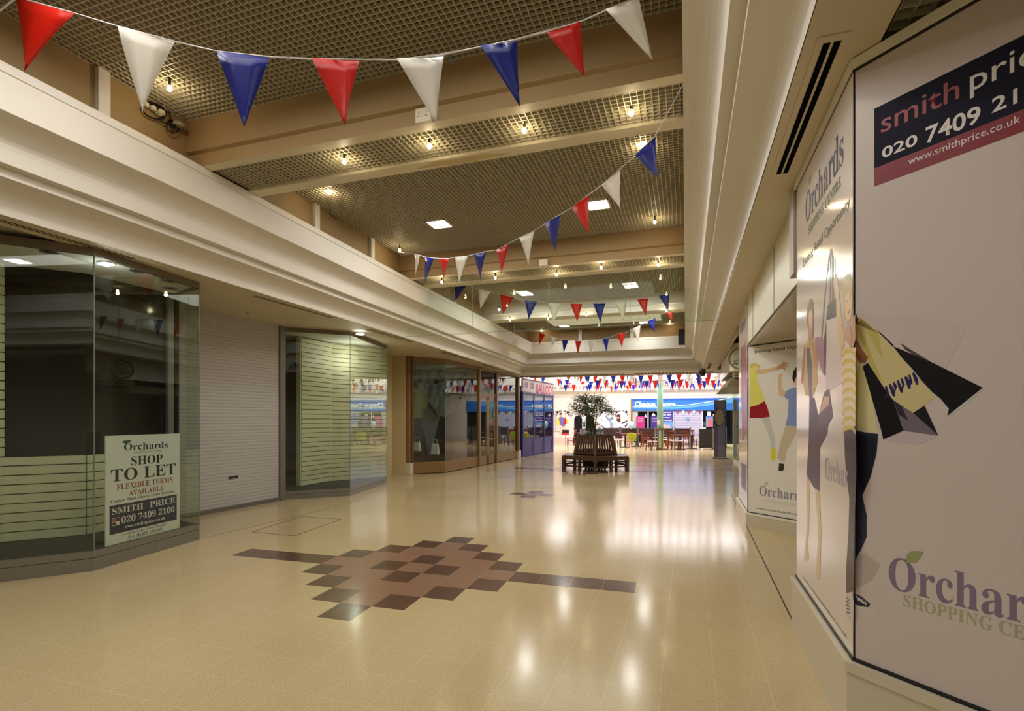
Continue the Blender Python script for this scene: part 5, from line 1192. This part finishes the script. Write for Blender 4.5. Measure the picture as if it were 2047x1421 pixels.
# ---- green column with red capital
cb = atz(1319.5, 893, 0); cx_, cy_ = cb.x, 27.6
cxx = aty(1319.5, 800, cy_).x
t = empty('column', (cxx, cy_, 0), 'pale green round column rising through the cafe seating, red at the top', 'column')
zt = aty(1319.5, 764.5, cy_).z
MB().lathe([(.145, .1), (.145, zt), (.13, zt+.03)], (cxx, cy_, 0), 20).build('shaft', mat('mint_paint', (150, 198, 170), .35), t, smooth=True)
MB().lathe([(.12, zt), (.12, zt+.55), (.10, zt+.6)], (cxx, cy_, 0), 16).lathe([(.08, zt+.5), (.08, 5.2)], (cxx, cy_, 0), 10).build('red_capital', mat('red_band', (150, 40, 60), .5), t)
MB().box(cxx-.13, cxx+.13, cy_-.13, cy_+.13, 0, .98).box(cxx-.22, cxx+.22, cy_-.22, cy_+.22, .98, 1.04).build('oak_base', WD, t)
a1 = aty(1313.5, 839, cy_-.16); a2 = aty(1320, 848.5, cy_-.16); MB().box(a1.x, a2.x, cy_-.165, cy_-.155, a2.z, a1.z).build('paper_notice', BW, t)
# ---- pennant strings of the court (radiating from the column like a maypole + cross strings)
random.seed(5)
proto = {}
def penn_mesh(c):
    mb = MB(); w, h = .115, .36
    mb.add([(-w, 0, 0), (w, 0, 0), (.004, 0, -h), (-.004, 0, -h)], [(3, 2, 1, 0)])
    mb.box(-w, w, -.001, .001, -.012, 0)
    me = bpy.data.meshes.new('pennant'); me.from_pydata(mb.v, [], mb.f); me.materials.append({'r': REDF, 'w': WHITEF, 'b': BLUF}[c]); return me
PM = {c: penn_mesh(c) for c in 'rwb'}
def far_string(P, Q, sag, label, start=0, step=.40, jitter=.25):
    P, Q = Vector(P), Vector(Q); L = (Q-P).length; root = empty('bunting', tuple(P), label, 'bunting', 'pennant strings over the cafe court')
    n = max(2, int(L/step)); f = lambda u: P.lerp(Q, u)+Vector((0, 0, -4*sag*u*(1-u)))
    MB().tube([f(i/12) for i in range(13)], .008, 4).build('cord', CORD, root)
    az = math.atan2(Q.y-P.y, Q.x-P.x)
    for i in range(n):
        u = (i+.6)/n; o = bpy.data.objects.new('pennant', PM['rwb'[(i+start) % 3]]); COL.objects.link(o); o.parent = root
        a_, b_ = f(u-.1/n), f(u+.1/n); sl = math.atan2(b_.z-a_.z, math.hypot(b_.x-a_.x, b_.y-a_.y))
        o.location = f(u)-P; o.rotation_euler = (random.uniform(-jitter, jitter), -sl*.6, az+random.uniform(-jitter, jitter))
        o['label'] = {'r': 'red', 'w': 'white', 'b': 'blue'}['rwb'[(i+start) % 3]]+' triangular pennant'
hub = (cxx, cy_, aty(1319.5, 760, cy_).z+.02)
hp_ = [(-8.6, 25.5, 4.05, 'to the left side of the court'), (-7.6, 32.6, 3.95, 'to the far left'), (-3.6, 32.7, 3.95, 'to the far wall left of the money shop'), (.8, 32.7, 3.95, 'to the far wall over the money shop'), (3.9, 31, 3.95, 'to the far right'),
       (3.9, 26, 3.95, 'to the right side'), (1.1, 21.0, 3.75, 'towards the near right corner'), (-2.6, 20.8, 3.7, 'towards the middle of the end soffit'), (-5.6, 21.0, 3.85, 'towards the near left corner')]
for k, (x, y, z, l) in enumerate(hp_): far_string(hub, (x, y, z), .35, 'small pennant string from the green column '+l, k)
def yp(px, py, y): return tuple(aty(px, py, y))
far_string(yp(1106, 769, 26.2), yp(1235, 765, 26.2), .03, 'level string of pennants beside the balloon shop, above the tree', 1, .36)
far_string(yp(1128, 744, 22.2), yp(1445, 741, 22.2), .16, 'string of larger pennants just beyond the end soffit, nearest in the court', 0, .36)
far_string(yp(1185, 760, 23.5), yp(1440, 752, 23.5), .10, 'second string of larger pennants just beyond the end soffit', 2, .34)
far_string(yp(1330, 758, 25.2), yp(1450, 757, 25.2), .10, 'short string of pennants at the right side of the court', 1, .34)
for px, py, l in ((1162, 747, 'leftmost'), (1219, 746, 'second from left'), (1339, 742, 'rightmost')):
    q = aty(px, py, 21.2); t = MB().lathe([(.01, .03), (.03, 0), (.02, -.03)], tuple(q), 10).build('festoon_bulb', BULB); tag(t, 'white glowing bulb on the pennant string behind the end soffit, '+l, 'bulb', 'festoon bulbs')
# ---- cafe furniture
def slope(t_, x0, y0): pass
def chair(kind='m', wood=MAHOG, seatm=SEATW):
    root = empty('cafe_chair', (0, 0, 0))
    if kind == 'tub':
        mb = MB(); n = 9; vs = []
        for z, k in ((.42, .86), (.60, .95), (.80, 1), (.84, .97)):
            for i in range(n):
                a_ = PI*(i/(n-1)); 
                h = z if z < .7 else z-.10*abs(math.cos(a_))**3
                vs.append((.25*k*math.cos(a_), .04+.20*k*math.sin(a_), h))
        mb.add(vs, [(r*n+i, r*n+i+1, (r+1)*n+i+1, (r+1)*n+i) for r in range(3) for i in range(n-1)])
        o = mb.build('backrest', wood, root, smooth=True); sd = o.modifiers.new('s', 'SOLIDIFY'); sd.thickness = .03
        MB().lathe([(.02, .40), (.22, .41), (.24, .44), (.22, .48), (.02, .48)], (0, .02, 0), 16).build('seat', seatm, root, smooth=True)
        for sx, sy in ((-1, -1), (1, -1), (-1, 1), (1, 1)): MB().tube([(sx*.17, sy*.15, .42), (sx*.23, sy*.21, .0)], .012, 6).build('leg', CHROME, root)
        MB().tube([(-.2, -.18, .2), (.2, -.18, .2)], .008, 5).tube([(-.2, .18, .2), (.2, .18, .2)], .008, 5).build('stretcher', CHROME, root)
        return root
    MB().prism([(-.19, -.20), (.19, -.20), (.17, .19), (-.17, .19)], .43, .47).build('seat', seatm, root, bevel=.01)
    for sx in (-1, 1):
        MB().bar((sx*.18, -.19, 0), (sx*.17, -.18, .43), .035).build('leg', wood, root)
        MB().tube([(sx*.18, .25, 0), (sx*.165, .18, .44), (sx*.17, .22, .70), (sx*.175, .27, .90)], .02, 6).build('leg', wood, root)
    mb = MB().bar((-.185, .265, .86), (.185, .265, .86), .03, .11)
    if kind == 'm':
        mb.bar((-.17, .20, .56), (.17, .20, .56), .02, .03)
        for i in range(6): mb.bar((-.14+i*.056, .20, .56), (-.14+i*.056, .255, .82), .014, .014)
    else: mb.bar((-.17, .225, .68), (.17, .225, .68), .03, .22)
    mb.build('backrest', wood, root)
    MB().bar((-.17, -.18, .2), (.17, -.18, .2), .02).bar((-.175, -.18, .26), (-.17, .21, .26), .02).bar((.175, -.18, .26), (.17, .21, .26), .02).bar((-.17, .21, .2), (.17, .21, .2), .02).build('stretcher', wood, root)
    return root
cmd = {}
def place(key, kind, wood, seatm, px, py, rz, label):
    o = chair(kind, wood, seatm) if key not in cmd else copy_tree(cmd[key])
    cmd.setdefault(key, o)
    p = atz(px, py, 0); o.location = (p.x, p.y, 0); o.rotation_euler = (0, 0, rz); tag(o, label, 'chair', 'cafe chairs in the court'); return o
BG = mat('burgundy_vinyl', (110, 32, 36), .35); PU = mat('aubergine_vinyl', (70, 34, 48), .3); OR = mat('rust_wood', (176, 84, 48), .4, noise=.1)
place('dark', 'm', MAHOG, SEATW, 1303, 900.5, 2.6, 'dark mahogany slat-back chair nearest the camera, left of the column')
place('dark', 'm', MAHOG, SEATW, 1371, 894, 2.9, 'dark mahogany slat-back chair just left of the black screen tables')
place('dark', 'm', MAHOG, SEATW, 1227, 891, .4, 'dark mahogany chair half hidden behind the bench corner')
place('dark', 'm', MAHOG, SEATW, 1393, 893, 1.6, 'dark mahogany chair right beside the black fabric screen')
place('dark', 'm', MAHOG, SEATW, 1350, 893, 3.3, 'dark mahogany chair behind the right-hand round tables')
place('oak', 'm', OAKC, SEATW, 1334, 896, -2.3, 'reddish oak slat-back chair just right of the column')
place('oak', 'm', OAKC, SEATW, 1341, 891, -.5, 'reddish oak chair facing away, behind the table right of the column')
place('rust', 'p', OR, OR, 1290, 890, .5, 'rust orange wooden chair in the back row behind the lime tub chair')
place('rust', 'p', OR, OR, 1250, 889.5, -.3, 'rust orange wooden chair behind the aubergine tub chair')
place('rust', 'p', OR, OR, 1268, 889.5, 1.2, 'rust orange wooden chair in the middle of the back row')
place('red', 'p', MAHOG, BG, 1283, 892, 2.5, 'burgundy seated chair between lime chair and column')
place('left', 'm', BG, SEATW, 1142, 889.5, -1.6, 'lone red-brown chair by the far wall, left of the tree')
place('lime', 'tub', LIME, LIME, 1263, 897, PI, 'lime green tub chair with its back to the camera')
place('aub', 'tub', PU, SEATW, 1238, 895, -.5+PI, 'aubergine tub chair with a pale seat beside the bench')
place('lime', 'tub', LIME, LIME, 1347, 890, 2.2, 'lime green chair far back right of the column')
place('dark', 'm', MAHOG, SEATW, 1366, 899.5, -2.4, 'dark mahogany chair in front of the second round table from the black screen')
place('dark', 'm', MAHOG, SEATW, 1346, 899, 2.7, 'dark mahogany chair between the oak chair and the second round table')
place('dark', 'm', MAHOG, SEATW, 1384, 891, .3, 'dark mahogany chair at the back, third from the black screen')
place('dark', 'm', MAHOG, SEATW, 1315, 890, -.8, 'dark mahogany chair in the back row behind the green column')
place('red', 'p', MAHOG, BG, 1362, 891, .9, 'burgundy seated chair in the back row right of the lime one')
place('red', 'p', MAHOG, BG, 1292, 896, 2.0, 'burgundy seated chair just left of the nearest dark chair')
place('oak', 'm', OAKC, SEATW, 1326, 891, 1.9, 'reddish oak chair seen side-on right behind the column')
def table(px, py, r, label, square=False):
    p = atz(px, py, 0); t = empty('cafe_table', tuple(p), label, 'table', 'round cafe tables')
    MB().lathe([(.02, .70), (r, .71), (r, .74), (.02, .745)], tuple(p), 20).build('tabletop', mat('table_laminate', (150, 92, 62), .2, noise=.1), t)
    MB().lathe([(.045, .02), (.045, .70)], tuple(p), 10).build('pedestal', BLACK, t)
    MB().bar((p.x-.27, p.y, .02), (p.x+.27, p.y, .02), .06, .03).bar((p.x, p.y-.27, .02), (p.x, p.y+.27, .02), .06, .03).build('base', BLACK, t)
table(1322, 898, .36, 'round cafe table on black pedestal right under the column'); table(1360, 898, .36, 'round cafe table with black cross base, second from the black screen')
table(1383, 897, .36, 'round cafe table beside the black fabric screen'); table(1250, 894, .34, 'round cafe table between the aubergine and lime tub chairs')
table(1272, 893, .34, 'round cafe table in the back row behind the lime tub chair'); table(1300, 891, .34, 'round cafe table in the back row behind the near dark chair'); table(1154, 889.5, .3, 'small cafe table beside the lone red-brown chair')
# low divider walls with metal posts
LW = mat('leather_brown', (58, 34, 36), .4)
for k, (x0, x1) in enumerate(((1206, 1239), (1241, 1274), (1276, 1310), (1326, 1345), (1349, 1380))):
    a1 = aty(x0, 870, 30.6); a2 = aty(x1, 870, 30.6); zt = aty(1300, 855.5, 30.6).z
    t = empty('divider', ((a1.x+a2.x)/2, 30.6, 0), 'low dark brown divider panel behind the cafe tables, number %s from the tree' % ('one', 'two', 'three', 'four', 'five')[k], 'divider', 'low divider panels')
    t['label'] = ('low dark divider panel behind the tables, ' + ('nearest the tree', 'left of the lime tub chair', 'left of the green column', 'just right of the green column', 'in front of the lilac shutter')[k])
    MB().box(a1.x, a2.x, 30.56, 30.62, .58, zt-.05).build('panel', LW, t); MB().box(a1.x, a2.x, 30.55, 30.63, zt-.05, zt).build('rail', ink((60, 64, 72)), t)
    for x in (a1.x, a2.x): MB().box(x-.035, x+.035, 30.54, 30.64, 0, zt+.05).build('post', CHROME, t)
FG = mat('grey_fabric', (96, 94, 104), .8, noise=.1, scale=12); FBk = mat('black_fabric', (34, 31, 30), .7, noise=.2, scale=8)
def screen(px0, py0, px1, py1, ptop, m, label):
    a_ = atz(px0, py0, 0); b_ = atz(px1, py1, 0); zt = aty(px0, ptop, a_.y).z
    t = empty('fabric_screen', tuple(a_), label, 'screen', 'fabric windbreak screens round the cafe')
    mb = MB(); n = 20; vs = []
    d = (b_-a_); nn = Vector((-d.y, d.x, 0)).normalized()
    for i in range(n+1):
        p = a_+d*(i/n); o = nn*.012*math.sin(i*1.9); vs += [p+o+Vector((0, 0, .08)), p+o*.4+Vector((0, 0, zt-.03))]
    mb.add(vs, [(2*i, 2*i+2, 2*i+3, 2*i+1) for i in range(n)]); mb.build('fabric', m, t, smooth=True)
    for p in (a_, b_): MB().tube([p, p+Vector((0, 0, zt+.02))], .022, 8).box(p.x-.15, p.x+.15, p.y-.15, p.y+.15, 0, .015).build('post', STEEL, t)
    MB().bar(a_+Vector((0, 0, zt-.03)), b_+Vector((0, 0, zt-.03)), .02).bar(a_+Vector((0, 0, .08)), b_+Vector((0, 0, .08)), .02).build('rail', STEEL, t)
screen(1397.5, 899, 1424, 898, 856.5, FBk, 'black fabric screen at the right of the cafe, nearest the camera'); screen(1426, 898, 1452, 894, 856.5, FBk, 'black fabric screen partly behind the purple banner')
screen(1160, 887, 1180, 887, 857, FG, 'grey fabric screen left of the tree trunk'); screen(1183, 887, 1206, 887, 857, FG, 'grey fabric screen right of the tree trunk')
# small items: board sign on the left, lime bin, balloon
a1 = aty(1124, 859, 31); a2 = aty(1137, 866, 31)
t = empty('menu_board', ((a1.x+a2.x)/2, 31, 0), 'small red and black board on a stand by the far left wall', 'sign')
MB().box(a1.x, a2.x, 31, 31.03, a2.z, a1.z).build('board', ink((54, 24, 30)), t); MB().box(a1.x-.05, a2.x, 30.98, 31.05, a2.z-.1, a2.z).build('ledge', ink((200, 60, 70)), t); MB().tube([((a1.x+a2.x)/2, 31.02, 0), ((a1.x+a2.x)/2, 31.02, a2.z)], .02, 6).build('stand', ink((200, 60, 70)), t)
p = atz(1157, 884, 0); t = empty('litter_bin', tuple(p), 'lime green litter bin beside the left arched doorway', 'bin')
MB().lathe([(.16, 0), (.2, .62), (.21, .65)], tuple(p), 16).build('body', LIME, t); MB().lathe([(.21, .65), (.19, .74), (.02, .76)], tuple(p), 16).build('lid', ink((226, 234, 200)), t)
q = aty(1262, 849, 30.4); tag(MB().lathe([(.02, -.26), (.12, -.16), (.155, 0), (.12, .14), (.03, .2)], tuple(q), 16).tube([(q.x, q.y, q.z-.26), (q.x, q.y+.1, .98)], .004, 4).build('balloon', mat('balloon_blue', (170, 214, 232), .25), smooth=True), 'pale blue balloon tied to the divider below the oak pilaster', 'balloon')
# side and end walls that close the corridor behind the camera
struct(MB().box(-9.6, 3.4, -10.1, -10, 0, 5.2).build('wall_front', CREAM))
struct(MB().box(-9.5, -7.6, -10, 2.4, 0, 3.36).build('wall_left', mat('far_shop_grey', (120, 112, 100), .6)))
